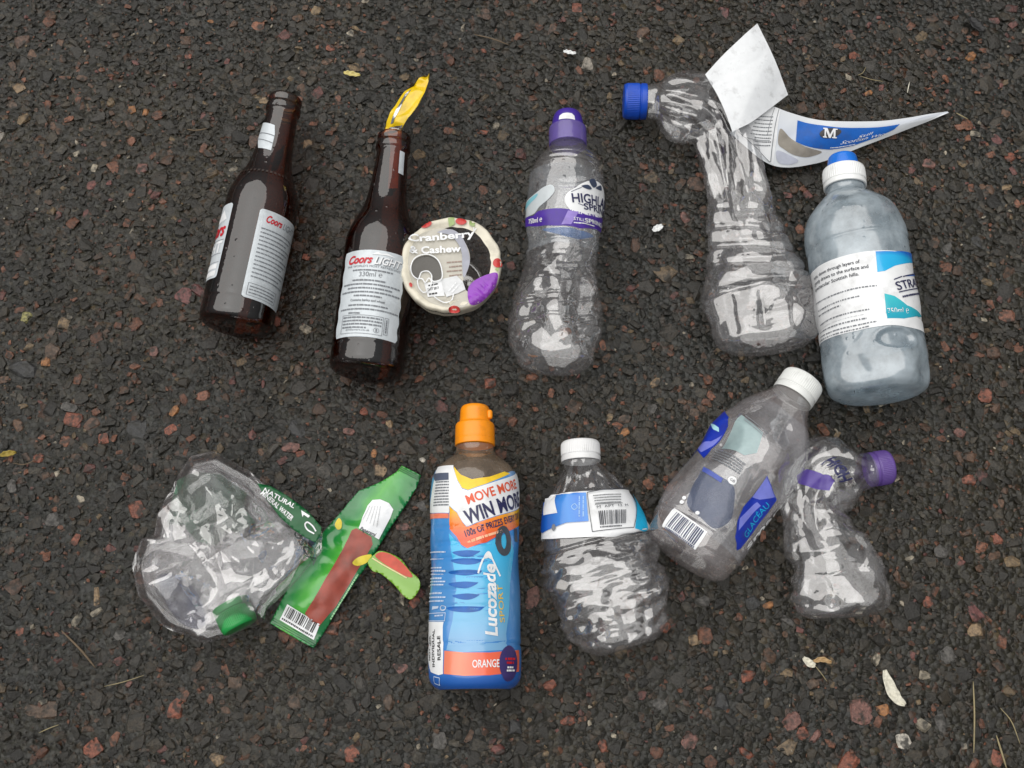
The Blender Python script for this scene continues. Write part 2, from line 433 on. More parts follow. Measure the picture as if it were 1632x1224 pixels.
class Art:
    def __init__(self, surf): self.s = surf; self.v = []; self.f = []
    def _add(self, v, f):
        k = len(self.v); self.v += [tuple(x) for x in v]; self.f += [tuple(i + k for i in q) for q in f]
        return self
    def poly(self, pts, px=True, smooth=False):
        p = self.s.poly_ab(pts) if px else pts
        if smooth: p = catmull(p, 6, True)
        return self._add(p, [tuple(range(len(p)))])
    def rect(self, a0, b0, a1, b1): return self.poly([(a0, b0), (a1, b0), (a1, b1), (a0, b1)], False)
    def ellipse(self, cx, cy, rx, ry, rot=0, n=28):
        t = np.linspace(0, 2 * math.pi, n, endpoint=False); c, s = math.cos(rot), math.sin(rot)
        return self.poly([(cx + rx * math.cos(q) * c - ry * math.sin(q) * s, cy + rx * math.cos(q) * s + ry * math.sin(q) * c) for q in t], False)
    def text(self, body, p0, p1, h, px=True, ref=None, shear=0.0, bold=0.0, space=1.0, arc=0.0):
        """lettering from p0 to p1 along its foot, h = height (photograph pixels or metres)"""
        a = np.array(self.s.ab(*p0) if px else p0, float); b = np.array(self.s.ab(*p1) if px else p1, float)
        hh = h / 1900 if px else h
        v, f = text2d(body, shear, bold, space)
        rv = text2d(ref, shear, bold, space)[0] if ref else v
        w = rv[:, 0].max() - rv[:, 0].min()
        cap = text2d('H')[0]; ch = cap[:, 1].max()
        d = b - a; l = np.linalg.norm(d); d /= l; n = np.array([-d[1], d[0]])
        X = (v[:, 0] - v[:, 0].min()) / w * l; Y = v[:, 1] / ch * hh
        if arc: Y = Y + arc * (1 - ((X / l) * 2 - 1) ** 2) * hh
        return self._add(a + X[:, None] * d + Y[:, None] * n, f)
    def dashes(self, p0, p1, h, px=True, seed=0, gap=0.3, mean=3.0):
        """a line of print too small to read: word-long strokes"""
        r = random.Random(seed)
        a = np.array(self.s.ab(*p0) if px else p0, float); b = np.array(self.s.ab(*p1) if px else p1, float)
        hh = h / 1900 if px else h
        d = b - a; l = np.linalg.norm(d); d /= l; n = np.array([-d[1], d[0]]) * hh
        x = 0
        while x < l:
            w = hh * (0.6 + r.random() * mean); e = min(l, x + w)
            self._add([a + d * x, a + d * e, a + d * e + n, a + d * x + n], [(0, 1, 2, 3)])
            x = e + hh * gap * (0.6 + r.random())
        return self
    def bars(self, quad, n=30, seed=1, px=True):
        """bar code: strokes between the foot edge quad[0]-quad[1] and the head edge quad[3]-quad[2]"""
        q = [np.array(self.s.ab(*p) if px else p, float) for p in quad]
        r = random.Random(seed); x = 0.0; u = 1.0 / n
        while x < 1:
            w = u * r.choice((0.35, 0.5, 0.8)); e = min(1, x + w)
            L = lambda t: (q[0] * (1 - t) + q[1] * t, q[3] * (1 - t) + q[2] * t)
            (a, b), (c, d) = L(x), L(e)
            self._add([a, c, d, b], [(0, 1, 2, 3)]); x = e + u * r.choice((0.35, 0.5, 0.9))
        return self
    def line(self, pts, w, px=True, closed=False):
        p = [np.array(self.s.ab(*q) if px else q, float) for q in pts]
        if closed: p.append(p[0])
        hw = (w / 1900 if px else w) / 2
        for a, b in zip(p[:-1], p[1:]):
            d = (b - a) / max(1e-9, np.linalg.norm(b - a)); n = np.array([-d[1], d[0]]) * hw
            self._add([a - n - d * hw * .5, b - n + d * hw * .5, b + n + d * hw * .5, a + n - d * hw * .5], [(0, 1, 2, 3)])
        return self
    def emit(self, name, mat, parent, off, cell=0.0025, label=None, thick=0.0, smooth=True):
        me = bpy.data.meshes.new("flat"); me.from_pydata([(x, y, 0) for x, y in self.v], [], self.f)
        bm = bmesh.new(); bm.from_mesh(me); bpy.data.meshes.remove(me)
        big = [f for f in bm.faces if len(f.verts) > 4]
        if big: bmesh.ops.triangulate(bm, faces=big)
        xs = np.array([v.co[:2] for v in bm.verts]); lo, hi = xs.min(0), xs.max(0)
        for ax in (0, 1):
            k = lo[ax] + cell * 0.5
            while k < hi[ax]:
                no = (1, 0, 0) if ax == 0 else (0, 1, 0); co = (k, 0, 0) if ax == 0 else (0, k, 0)
                bmesh.ops.bisect_plane(bm, geom=bm.verts[:] + bm.edges[:] + bm.faces[:], dist=1e-7, plane_co=co, plane_no=no)
                k += cell
        bm.verts.index_update()
        v2 = np.array([v.co[:2] for v in bm.verts]); f = [tuple(v.index for v in q.verts) for q in bm.faces]
        for i, q in enumerate(bm.faces):
            if q.normal.z < 0: f[i] = f[i][::-1]
        bm.free()
        P = self.s.map(v2[:, 0], v2[:, 1], off)
        o = mesh_obj(name, P, f, mat, parent, smooth=smooth, uv=v2, label=label)
        if thick > 0:
            sm = o.modifiers.new("thickness", 'SOLIDIFY'); sm.thickness = thick; sm.offset = -1
        return o

def axis_surf(base, tip, prof, R, disp=None):
    """turned part (cap, collar) on the straight line base-tip; prof = (metres along, radius)"""
    base, tip = np.asarray(base, float), np.asarray(tip, float); l = np.linalg.norm(tip - base)
    tot = prof[-1][0]
    end = base + (tip - base) / l * tot
    s = Surf([base, (base + end) / 2, end], [(x / tot, r) for x, r in prof], R, disp=disp, floor=-1)
    return s

def knurl(n, amp, v0=0, v1=1):
    return lambda a, b, th, v: amp * np.cos(n * th) * ((v > v0) & (v < v1))
# ------------------------------------------------------------------ the ground: old wet tarmac with loose, worn chippings
def mat_tar():
    m, ns, ls = _new("tarmac")
    o = ns.new('ShaderNodeOutputMaterial'); p = ns.new('ShaderNodeBsdfPrincipled')
    n1 = noise(ns, ls, 240, 8, 0.65); r = ns.new('ShaderNodeValToRGB'); ls.new(n1.outputs[0], r.inputs[0])
    e = r.color_ramp.elements; e[0].position = 0.3; e[1].position = 0.75
    e[0].color = (0.0050, 0.0047, 0.0036, 1); e[1].color = (0.024, 0.0222, 0.0165, 1)
    n3 = noise(ns, ls, 3.2, 3); r3 = ns.new('ShaderNodeValToRGB'); ls.new(n3.outputs[0], r3.inputs[0])
    r3.color_ramp.elements[0].position = 0.42; r3.color_ramp.elements[1].position = 0.62
    r3.color_ramp.elements[0].color = (0.85, 0.95, 1.0, 1); r3.color_ramp.elements[1].color = (1.2, 1.1, 0.8, 1)
    mm = node(ns, 'ShaderNodeMix', data_type='RGBA', blend_type='MULTIPLY'); mm.inputs[0].default_value = 1.0
    ls.new(r.outputs[0], mm.inputs[6]); ls.new(r3.outputs[0], mm.inputs[7]); p.inputs['Roughness'].default_value = 0.42
    t = ns.new('ShaderNodeTexCoord'); v = ns.new('ShaderNodeTexVoronoi'); v.inputs['Scale'].default_value = 190; ls.new(t.outputs['Object'], v.inputs['Vector'])
    sc = ns.new('ShaderNodeSeparateColor'); ls.new(v.outputs['Color'], sc.inputs[0]); rc = ns.new('ShaderNodeValToRGB'); ls.new(sc.outputs[0], rc.inputs[0])
    rc.color_ramp.interpolation = 'CONSTANT'
    for pos, c in ((0.35, (1.0, 1.0, 1.0, 1)), (0.62, (1.5, 1.48, 1.45, 1)), (0.88, (2.2, 1.6, 1.4, 1)), (0.955, (3.6, 1.9, 1.6, 1)), (0.985, (3.4, 2.8, 2.2, 1))): rc.color_ramp.elements.new(pos).color = c
    rc.color_ramp.elements[0].color = (0.8, 0.8, 0.8, 1); rc.color_ramp.elements[-1].color = (3.4, 2.8, 2.2, 1)
    m5 = node(ns, 'ShaderNodeMix', data_type='RGBA', blend_type='MULTIPLY'); m5.inputs[0].default_value = 1.0
    ls.new(mm.outputs[2], m5.inputs[6]); ls.new(rc.outputs[0], m5.inputs[7]); ls.new(m5.outputs[2], p.inputs['Base Color'])
    b = ns.new('ShaderNodeBump'); b.inputs['Strength'].default_value = 0.9; b.inputs['Distance'].default_value = 0.003; ls.new(v.outputs['Distance'], b.inputs['Height'])
    b.invert = True
    n2 = noise(ns, ls, 900, 4); b2 = ns.new('ShaderNodeBump'); b2.inputs['Strength'].default_value = 0.5; b2.inputs['Distance'].default_value = 0.001
    ls.new(n2.outputs[0], b2.inputs['Height']); ls.new(b.outputs[0], b2.inputs['Normal']); ls.new(b2.outputs[0], p.inputs['Normal'])
    ls.new(p.outputs[0], o.inputs[0])
    return m

def mat_stone(single):
    m, ns, ls = _new("stone_single" if single else "stone_chippings")
    o = ns.new('ShaderNodeOutputMaterial'); p = ns.new('ShaderNodeBsdfPrincipled')
    if single:
        c = ns.new('ShaderNodeObjectInfo').outputs['Color']
    else:
        a = ns.new('ShaderNodeAttribute'); a.attribute_name = 'col'; c = a.outputs['Color']
    t = ns.new('ShaderNodeNewGeometry')
    n = ns.new('ShaderNodeTexNoise'); n.inputs['Scale'].default_value = 420; n.inputs['Detail'].default_value = 6; n.inputs['Roughness'].default_value = 0.7
    ls.new(t.outputs['Position'], n.inputs['Vector'])
    r = ns.new('ShaderNodeValToRGB'); ls.new(n.outputs[0], r.inputs[0])
    r.color_ramp.elements[0].position = 0.32; r.color_ramp.elements[1].position = 0.70
    r.color_ramp.elements[0].color = (0.30, 0.30, 0.31, 1); r.color_ramp.elements[1].color = (1.45, 1.43, 1.36, 1)
    mm = node(ns, 'ShaderNodeMix', data_type='RGBA', blend_type='MULTIPLY'); mm.inputs[0].default_value = 1.0
    ls.new(c, mm.inputs[6]); ls.new(r.outputs[0], mm.inputs[7])
    # a film of tar and dirt on part of each stone
    n4 = ns.new('ShaderNodeTexNoise'); n4.inputs['Scale'].default_value = 150; n4.inputs['Detail'].default_value = 5; ls.new(t.outputs['Position'], n4.inputs['Vector'])
    r4 = ns.new('ShaderNodeValToRGB'); ls.new(n4.outputs[0], r4.inputs[0]); r4.color_ramp.elements[0].position = 0.49; r4.color_ramp.elements[1].position = 0.63
    r4.color_ramp.elements[0].color = (0, 0, 0, 1); r4.color_ramp.elements[1].color = (0.88, 0.88, 0.88, 1)
    md = node(ns, 'ShaderNodeMix', data_type='RGBA'); ls.new(r4.outputs[0], md.inputs[0]); ls.new(mm.outputs[2], md.inputs[6]); md.inputs[7].default_value = (0.017, 0.0158, 0.012, 1)
    ls.new(md.outputs[2], p.inputs['Base Color'])
    rr = ns.new('ShaderNodeMapRange'); ls.new(n.outputs[0], rr.inputs[0]); rr.inputs[3].default_value = 0.12; rr.inputs[4].default_value = 0.62
    ls.new(rr.outputs[0], p.inputs['Roughness'])
    b = ns.new('ShaderNodeBump'); b.inputs['Strength'].default_value = 0.8; b.inputs['Distance'].default_value = 0.0016
    ls.new(n.outputs[0], b.inputs['Height']); ls.new(b.outputs[0], p.inputs['Normal'])
    ls.new(p.outputs[0], o.inputs[0])
    return m

g = 6.0
ground = mesh_obj("ground", [(-g, -g, -0.0010), (g, -g, -0.0010), (g, g, -0.0010), (-g, g, -0.0010)], [(0, 1, 2, 3)], mat_tar(), smooth=False)
ground['kind'] = 'structure'
ground['label'] = 'dark wet tarmac strewn with grey, brown and pink chippings'

RNG = np.random.RandomState(11)
def rock_shape(npts, seed):
    r = np.random.RandomState(seed)
    bm = bmesh.new()
    el = 0.5 + 1.1 * r.rand()
    for i in range(npts):
        d = norm(r.randn(3)); d[2] *= 1.0
        q = np.sign(d) * np.abs(d) ** 0.75
        bm.verts.new((q[0] * el ** 0.5, q[1] / el ** 0.5, q[2] * 0.55))
    bmesh.ops.convex_hull(bm, input=bm.verts)
    for v in [v for v in bm.verts if not v.link_faces]: bm.verts.remove(v)
    bmesh.ops.triangulate(bm, faces=bm.faces)
    bm.verts.index_update()
    v = np.array([x.co[:] for x in bm.verts]); f = np.array([[x.index for x in q.verts] for q in bm.faces])
    bm.free()
    v[:, :2] /= np.abs(v[:, :2]).max()
    return v, f
BIG = [rock_shape(18, 100 + i) for i in range(18)]
MID = [rock_shape(13, 200 + i) for i in range(20)]
TINY = [rock_shape(8, 300 + i) for i in range(16)]

def stone_colour(r):
    k = r.rand(); j = 0.75 + 0.5 * r.rand()
    if k < 0.50: c = np.array([0.026, 0.0238, 0.0205]) * (0.5 + 1.1 * r.rand())
    elif k < 0.72: c = np.array([0.043, 0.036, 0.027]) * j
    elif k < 0.80: c = np.array([0.058, 0.053, 0.046]) * j
    elif k < 0.885: c = np.array([0.110, 0.066, 0.048]) * j
    elif k < 0.942: c = np.array([0.185, 0.082, 0.055]) * j
    elif k < 0.965: c = np.array([0.15, 0.062, 0.060]) * j
    elif k < 0.989: c = np.array([0.17, 0.125, 0.080]) * j
    else: c = np.array([0.34, 0.31, 0.27]) * j
    return c

X0, X1, Y0, Y1 = -0.66, 0.66, -0.46, 0.56
cellsz = 0.02
occ = {}
def free(x, y, r, k):
    cx, cy_ = int(x // cellsz), int(y // cellsz)
    for i in (-1, 0, 1):
        for j in (-1, 0, 1):
            for (a, b, c) in occ.get((cx + i, cy_ + j), ()):
                if (a - x) ** 2 + (b - y) ** 2 < (k * (c + r)) ** 2: return False
    return True
def put(x, y, r): occ.setdefault((int(x // cellsz), int(y // cellsz)), []).append((x, y, r))

# stones that stand out in the photograph: (px, py, half-width px, colour)
RED, PNK, TAN, PALE, ORG, GRY, DGR, BRN = (0.24, 0.085, 0.055), (0.20, 0.10, 0.085), (0.27, 0.19, 0.115), (0.50, 0.47, 0.42), (0.33, 0.15, 0.06), (0.105, 0.10, 0.095), (0.045, 0.046, 0.048), (0.11, 0.075, 0.055)
NOTED = [(113, 667, 17, RED), (50, 1137, 14, BRN), (278, 1130, 14, RED), (218, 812, 13, RED), (149, 947, 17, TAN), (84, 830, 12, GRY), (74, 1138, 20, BRN), (148, 1192, 13, RED),
    (226, 268, 10, PNK), (527, 75, 8, RED), (1372, 1132, 19, PNK), (1408, 1130, 9, ORG), (1352, 1215, 19, RED), (1556, 1005, 13, TAN), (1512, 1045, 12, GRY), (1586, 1210, 13, RED), (1500, 1150, 17, GRY),
    (1262, 1150, 14, PNK), (1300, 1172, 12, PNK), (1280, 1170, 9, RED), (1255, 990, 13, GRY), (1296, 1090, 9, BRN), (994, 687, 9, ORG), (1040, 652, 8, GRY), (1044, 610, 9, TAN), (996, 668, 10, BRN), (1107, 658, 8, BRN),
    (1192, 1075, 13, RED), (847, 950, 15, PNK), (876, 1092, 9, RED), (870, 840, 10, RED), (862, 870, 13, BRN), (780, 610, 10, RED), (1105, 1020, 8, TAN), (1570, 630, 12, RED), (1545, 765, 10, RED), (1610, 250, 9, RED), (1548, 90, 12, ORG),
    (1384, 148, 7, ORG), (1465, 165, 6, ORG), (1359, 88, 7, RED), (920, 12, 10, RED), (770, 80, 6, RED), (1480, 260, 12, PNK), (1400, 215, 7, RED), (1415, 330, 12, PNK), (1320, 345, 10, RED), (1510, 395, 12, GRY), (1560, 385, 12, DGR),
    (36, 590, 24, DGR), (110, 650, 12, GRY), (215, 685, 20, DGR), (80, 530, 10, BRN), (83, 560, 12, BRN), (73, 577, 7, ORG), (278, 655, 9, ORG), (272, 683, 12, RED), (102, 516, 9, TAN), (42, 503, 12, (0.3, 0.28, 0.11)),
    (476, 590, 10, BRN), (475, 680, 17, DGR), (463, 712, 13, PNK), (442, 512, 8, RED), (596, 722, 7, ORG), (604, 750, 11, TAN), (622, 676, 8, TAN), (672, 805, 10, GRY), (672, 730, 7, PALE), (556, 688, 9, PNK),
    (478, 722, 7, RED), (440, 570, 7, RED), (1092, 345, 10, PNK), (1075, 325, 7, RED), (1003, 105, 6, ORG), (875, 260, 8, GRY), (770, 210, 7, RED), (690, 290, 7, RED), (735, 160, 6, RED), (560, 310, 9, GRY), (540, 265, 9, BRN), (510, 405, 9, BRN), (488, 410, 6, RED), (490, 230, 9, TAN), (420, 160, 8, TAN),
    (30, 140, 9, TAN), (20, 170, 12, BRN), (210, 175, 7, ORG), (232, 178, 7, ORG), (300, 90, 6, RED), (335, 30, 8, ORG), (345, 1210, 10, TAN), (205, 1090, 6, PNK), (30, 1005, 7, RED), (373, 1090, 10, BRN), (620, 1120, 12, BRN), (560, 1200, 12, RED), (640, 1060, 10, PNK), (470, 1120, 11, BRN), (700, 1180, 12, GRY), (820, 1160, 11, DGR), (905, 1150, 12, RED), (960, 1190, 9, RED), (1050, 1120, 12, GRY), (1100, 1180, 13, PNK), (1150, 1120, 13, DGR), (1190, 1200, 12, RED), (1440, 1180, 12, PALE), (1480, 960, 9, RED), (1590, 860, 10, RED), (1530, 690, 9, PNK), (1500, 880, 10, GRY), (1120, 960, 12, GRY), (1200, 960, 11, DGR), (1225, 965, 8, ORG), (1060, 1000, 8, RED), (660, 960, 9, RED), (640, 840, 10, PNK), (190, 1010, 9, GRY), (120, 860, 9, RED), (60, 730, 8, RED), (165, 700, 8, RED), (18, 775, 11, GRY), (245, 560, 8, PNK), (580, 655, 7, RED)]

stones = []      # x, y, half-size, colour
for (px, py, s, c) in NOTED:
    p = PX(px, py, 0.0); r = s / 1850.0
    stones.append((p[0], p[1], r, np.array(c))); put(p[0], p[1], r)
def scatter(n, r0, r1, k, tries=3, pw=1.0, coarse=False):
    for _ in range(n):
        for _t in range(tries):
            x, y = X0 + (X1 - X0) * RNG.rand(), Y0 + (Y1 - Y0) * RNG.rand(); r = r0 + (r1 - r0) * RNG.rand() ** pw
            if coarse and RNG.rand() > 0.5 + 0.5 * sstep(-0.5, 0.6, 0.7 * x - y): continue
            if free(x, y, r, k):
                put(x, y, r); stones.append((x, y, r, stone_colour(RNG))); break
scatter(520, 0.0050, 0.0085, 0.95, pw=1.6)
scatter(2600, 0.0042, 0.0068, 0.80, 4, 1.4, True)
scatter(10500, 0.0024, 0.0050, 0.74, 4, 1.3)
scatter(42000, 0.0010, 0.0024, 0.66, 3)
scatter(42000, 0.0006, 0.0012, 0.6, 1)

def worn(x, y):
    k = math.sin(x * 9 + 1.3 * math.sin(y * 7)) * math.sin(y * 11 + 2 + math.sin(x * 6)) + 0.6 * math.sin(x * 23 + y * 17)
    return np.array((0.99, 0.96, 0.87)) * (0.88 + 0.20 * k)
ST1, STN = mat_stone(True), mat_stone(False)
big_meshes = []
for i, (v, f) in enumerate(BIG):
    me = bpy.data.meshes.new("stone"); me.from_pydata(v.tolist(), [], f.tolist()); me.materials.append(ST1); big_meshes.append(me)
# the 300 that show largest are single stones of the ground
def in_view(s):
    q = project(np.array([s[0], s[1], 0.0])); return -10 < q[0] < 1642 and -10 < q[1] < 1234
nn = len(NOTED)
vis = [i for i in range(len(stones)) if in_view(stones[i])]
vis.sort(key=lambda i: -stones[i][2])
single = set(range(nn)) | set([i for i in vis if i >= nn][:300 - nn])
V, F, Cc = [], [], []; off = 0
for i, (x, y, r, c) in enumerate(stones):
    a = RNG.rand() * 6.283; tx, ty = (RNG.rand(2) - 0.5) * (0.5 if r > 0.003 else 0.9)
    lib = BIG if r > 0.0045 else (MID if r > 0.0018 else TINY)
    k = RNG.randint(len(lib))
    hz = r * (0.85 if r < 0.003 else 0.62)
    ztop = 0.0004 + (RNG.rand() - 0.62) * 0.0022 + 0.06 * r
    if i in single:
        o = bpy.data.objects.new("stone", big_meshes[k % len(big_meshes)]); COL.objects.link(o)
        o.location = (x, y, ztop - hz * 0.45); o.scale = (r * 1.12, r * 1.12, hz); o.rotation_euler = (tx * 0.6, ty * 0.6, a)
        o.color = (float(c[0]), float(c[1]), float(c[2]), 1); o.parent = ground
        continue
    v, f = lib[k]
    c = c * worn(x, y)
    ca, sa = math.cos(a), math.sin(a)
    w = v * (r * 1.12, r * 1.12, hz)
    w = np.stack([w[:, 0] * ca - w[:, 1] * sa, w[:, 0] * sa + w[:, 1] * ca, w[:, 2]], 1)
    w[:, 2] += w[:, 0] * tx + w[:, 1] * ty
    w += (x, y, ztop - hz * 0.45)
    V.append(w); F.append(f + off); Cc.append(np.repeat(np.r_[c, 1.0][None], len(v), 0)); off += len(v)
V, F, Cc = np.vstack(V), np.vstack(F), np.vstack(Cc)
me = bpy.data.meshes.new("chippings")
me.vertices.add(len(V)); me.vertices.foreach_set('co', V.ravel())
me.loops.add(F.size); me.loops.foreach_set('vertex_index', F.ravel().astype(np.int32))
me.polygons.add(len(F)); me.polygons.foreach_set('loop_start', np.arange(0, F.size, 3, dtype=np.int32))
me.update(calc_edges=True)
ca_ = me.attributes.new('col', 'FLOAT_COLOR', 'POINT'); ca_.data.foreach_set('color', Cc.ravel())
me.polygons.foreach_set('use_smooth', [False] * len(me.polygons))
me.materials.append(STN)
chip = bpy.data.objects.new("chippings", me); COL.objects.link(chip); chip.parent = ground; chip['kind'] = 'stuff'
# ------------------------------------------------------------------ shared inks and plastics
PET = shell("clear_plastic", (0.97, 0.975, 0.98), 2.85, 0.07, (0.92, 0.86, 0.88), 0.035, drops=0.5, wrinkle=0.07)
PET_DRY = shell("clear_plastic_scuffed", (0.96, 0.965, 0.97), 2.8, 0.07, (0.92, 0.80, 0.82), 0.06, drops=0.2, wrinkle=0.08)
PET_MIST = shell("misted_clear_plastic", (0.95, 0.96, 0.96), 2.85, 0.17, (0.92, 0.80, 0.80), 0.08, drops=0.1, wrinkle=0.06, mist=0.35)
PET_BLUE = shell("misted_blue_plastic", (0.80, 0.90, 0.96), 2.2, 0.55, (0.68, 0.78, 0.85), 0.16, drops=0.6, wrinkle=0.06, mist=0.5)
PET_PEACH = shell("clear_plastic_with_orange_dregs", (0.95, 0.86, 0.74), 1.8, 0.28, (0.62, 0.48, 0.36), 0.10, drops=0.3, wrinkle=0.15)
AMBER = shell("amber_glass", (0.34, 0.125, 0.032), 1.95, 0.0, (0.02, 0.01, 0.01), 0.03, drops=0.6, wrinkle=0.10)
WHITE = ink("white_print", (236, 238, 240), 0.38, 0.03)
PAPERW = ink("white_label_back", (226, 229, 232), 0.45, 0.04, bump=0.1, grime=0.6)
SILVER = ink("silver_label", (206, 213, 218), 0.36, 0.05, metal=0.12, bump=0.2)
INKG = ink("grey_small_print", (120, 124, 130), 0.5)
INKD = ink("dark_small_print", (52, 56, 66), 0.5)
BLACK = ink("black_print", (28, 28, 32), 0.45)
REDI = ink("red_print", (196, 28, 44), 0.4)
PURPLE = ink("purple_print", (74, 44, 150), 0.35, 0.08)
BLUE = ink("blue_print", (18, 96, 186), 0.35, 0.08)
ROYAL = ink("royal_blue_print", (22, 50, 168), 0.35, 0.1)
LAV = ink("pale_violet_blue_print", (120, 128, 214), 0.35, 0.08)
CYAN = ink("cyan_print", (20, 176, 224), 0.35, 0.08)
GREEN = ink("dark_green_print", (10, 88, 44), 0.35, 0.12)

def screw_cap(name, base, tip, r, h, mat, parent, ring=True, n=60, tamper=None):
    pf = [(0, r * 0.99), (0.0002, r), (h * 0.24, r * 1.01), (h * 0.25, r * 0.955), (h * 0.30, r * 0.955), (h * 0.31, r * 1.0), (h * 0.88, r * 0.985), (h * 0.97, r * 0.93), (h * 0.999, r * 0.84), (h, 0.0002)]
    s = axis_surf(base, tip, pf, r, disp=knurl(n, 0.00022, 0.33, 0.86))
    return s.mesh(name, mat, parent, nu=240, nv=70), s

def along(p0, p1, d):
    p0, p1 = np.asarray(p0), np.asarray(p1); return p0 + norm(p1 - p0) * d

# ------------------------------------------------------------------ two brown beer bottles
BEER = [(0, 0), (0.001, 0.021), (0.006, 0.0262), (0.018, 0.0294), (0.035, 0.0304), (0.085, 0.0305), (0.092, 0.0301), (0.098, 0.0301), (0.105, 0.0305), (0.50, 0.0305), (0.535, 0.0300), (0.57, 0.0283), (0.61, 0.0250), (0.65, 0.0212), (0.69, 0.0184), (0.73, 0.0168), (0.80, 0.0152),
        (0.90, 0.0138), (0.922, 0.0136), (0.927, 0.0148), (0.935, 0.0153), (0.950, 0.0153), (0.957, 0.0147), (0.962, 0.0140), (0.968, 0.0140), (0.973, 0.0146), (0.985, 0.0148), (0.995, 0.0140), (1.0, 0.0112)]
def beer(base_px, mouth_px, label):
    z = 0.0322
    s = Surf([PX(*base_px, z), (PX(*base_px, z) + PX(*mouth_px, z)) / 2, PX(*mouth_px, z)], BEER, 0.0305)
    t = thing("beer_bottle", label, "bottle", (PX(*base_px, 0) + PX(*mouth_px, 0)) / 2, "brown glass beer bottles")
    s.mesh("glass_body", AMBER, t, 128, 220)
    return s, t

def wavy_label(s, name, a0, a1, b0, b1, mat, parent, seed, off=0.00035, r=0.003):
    pts = []
    k = r
    for cx, cy_, q0 in ((a1 - k, b0 + k, -90), (a1 - k, b1 - k, 0), (a0 + k, b1 - k, 90), (a0 + k, b0 + k, 180)):
        for q in range(0, 91, 18):
            an = math.radians(q0 + q); pts.append((cx + k * math.cos(an), cy_ + k * math.sin(an)))
    return Art(s).poly(pts, False).emit(name, mat, parent, off, cell=0.002)

bA, tA = beer((374, 524), (456, 156), "brown glass beer bottle with nothing in its mouth, lying farthest left")
# front label on its left side, back label on its right side, a scrap of neck label
bA0 = bA; bA = Shift(bA0, (0.024, 0.112), (bA0.ab(415, 482)[1], bA0.ab(450, 345)[1]))
fl = wavy_label(bA, "front_label", -0.060, -0.0165, 0.040, 0.116, SILVER, tA, 1)
Art(bA).text("Coors", (-0.050, 0.083), (-0.0185, 0.083), 0.013, px=False, shear=0.35, bold=0.035).emit("script_lettering", REDI, fl, 0.00075)
Art(bA).text("LIGHT", (-0.052, 0.066), (-0.0185, 0.066), 0.011, px=False, bold=0.03).emit("lettering", WHITE, fl, 0.00075)
Art(bA).poly([(-0.05, 0.098), (-0.040, 0.108), (-0.034, 0.102), (-0.027, 0.1105), (-0.020, 0.100), (-0.024, 0.0985), (-0.036, 0.0975)], False).emit("mountain_mark", WHITE, fl, 0.0006)
for yb in (0.0425, 0.0495): Art(bA).rect(-0.058, yb, -0.019, yb + 0.005).emit("white_band", WHITE, fl, 0.0006)
Art(bA).line([(-0.053, 0.0645), (-0.018, 0.0645)], 0.0005, False).line([(-0.053, 0.0785), (-0.018, 0.0785)], 0.0005, False).line([(-0.053, 0.0560), (-0.018, 0.0560)], 0.0004, False).emit("outline", INKG, fl, 0.0006)
bl = wavy_label(bA, "back_label", 0.0085, 0.052, 0.024, 0.112, SILVER, tA, 2)
Art(bA).text("Coors", (0.0150, 0.1000), (0.0300, 0.1000), 0.0068, px=False, shear=0.35, bold=0.03).emit("script_lettering", REDI, bl, 0.0007)
ar = Art(bA).text("LIGHT", (0.0310, 0.1000), (0.046, 0.1000), 0.0062, px=False, shear=0.3)
for k in range(13): ar.dashes((0.0125, 0.0925 - k * 0.0040), (0.0480 - (k % 3) * 0.004, 0.0925 - k * 0.0040), 0.0011, False, seed=k)
ar.line([(0.012, 0.027), (0.040, 0.027), (0.040, 0.0385), (0.012, 0.0385)], 0.0004, False, True)
for k in range(3): ar.dashes((0.0135, 0.029 + k * 0.003), (0.038, 0.029 + k * 0.003), 0.0010, False, seed=40 + k)
ar.emit("small_print", INKG, bl, 0.0007)
nl = Art(bA0).poly([(400 + 22, 197), (438, 200), (438, 214), (432, 240), (412, 236), (413, 215)]).emit("neck_label", SILVER, tA, 0.00035, cell=0.002)
Art(bA0).line([(416, 214), (437, 217)], 1.4).line([(415, 224), (435, 229)], 1.2).emit("print_line", INKG, nl, 0.0007)
ar = Art(bA0)
for k in range(14):
    th = -0.028 + k * 0.0042
    ar.rect(th, 0.1330, th + 0.0022, 0.1352)
ar.emit("raised_lettering", shell("amber_glass_raised", (0.42, 0.18, 0.08), 2.6, 0.12, (0.35, 0.25, 0.2), 0.12), tA, 0.0006)

bB, tB = beer((583, 597), (629, 216), "brown glass beer bottle with yellow foil stuck in its mouth")
bB0 = bB; bB = Shift(bB0, (0.0345, 0.1145), (bB0.ab(587, 537)[1], bB0.ab(603, 399)[1]))
bl = Art(bB)
edge = []
A0, A1 = -0.0290, 0.0280
b0, b1 = 0.0345, 0.1145
N_ = 26
for i in range(N_ + 1):   # right side, rippled by the wet
    q = i / N_; edge.append((A1 + 0.0007 * math.sin(q * 34) - 0.001 * (q < 0.03), b0 + (b1 - b0) * q))
for i in range(N_ + 1):
    q = 1 - i / N_; edge.append((A0 + 0.0007 * math.sin(q * 31 + 1) + 0.001 * (q < 0.03), b0 + (b1 - b0) * q))
bl = bl.poly(edge, False).emit("back_label", SILVER, tB, 0.00035, cell=0.002)
Art(bB).text("Coors", (-0.0225, 0.1020), (-0.0005, 0.1020), 0.0072, px=False, shear=0.35, bold=0.035).emit("script_lettering", REDI, bl, 0.0008)
Art(bB).text("LIGHT", (0.0008, 0.1014), (0.0242, 0.1014), 0.0066, px=False, shear=0.3, bold=0.02).poly([(-0.002, 0.1100), (0.003, 0.1128), (0.006, 0.1112), (0.011, 0.1125), (0.018, 0.1100), (0.010, 0.1106)], False).emit("lettering", WHITE, bl, 0.00085)
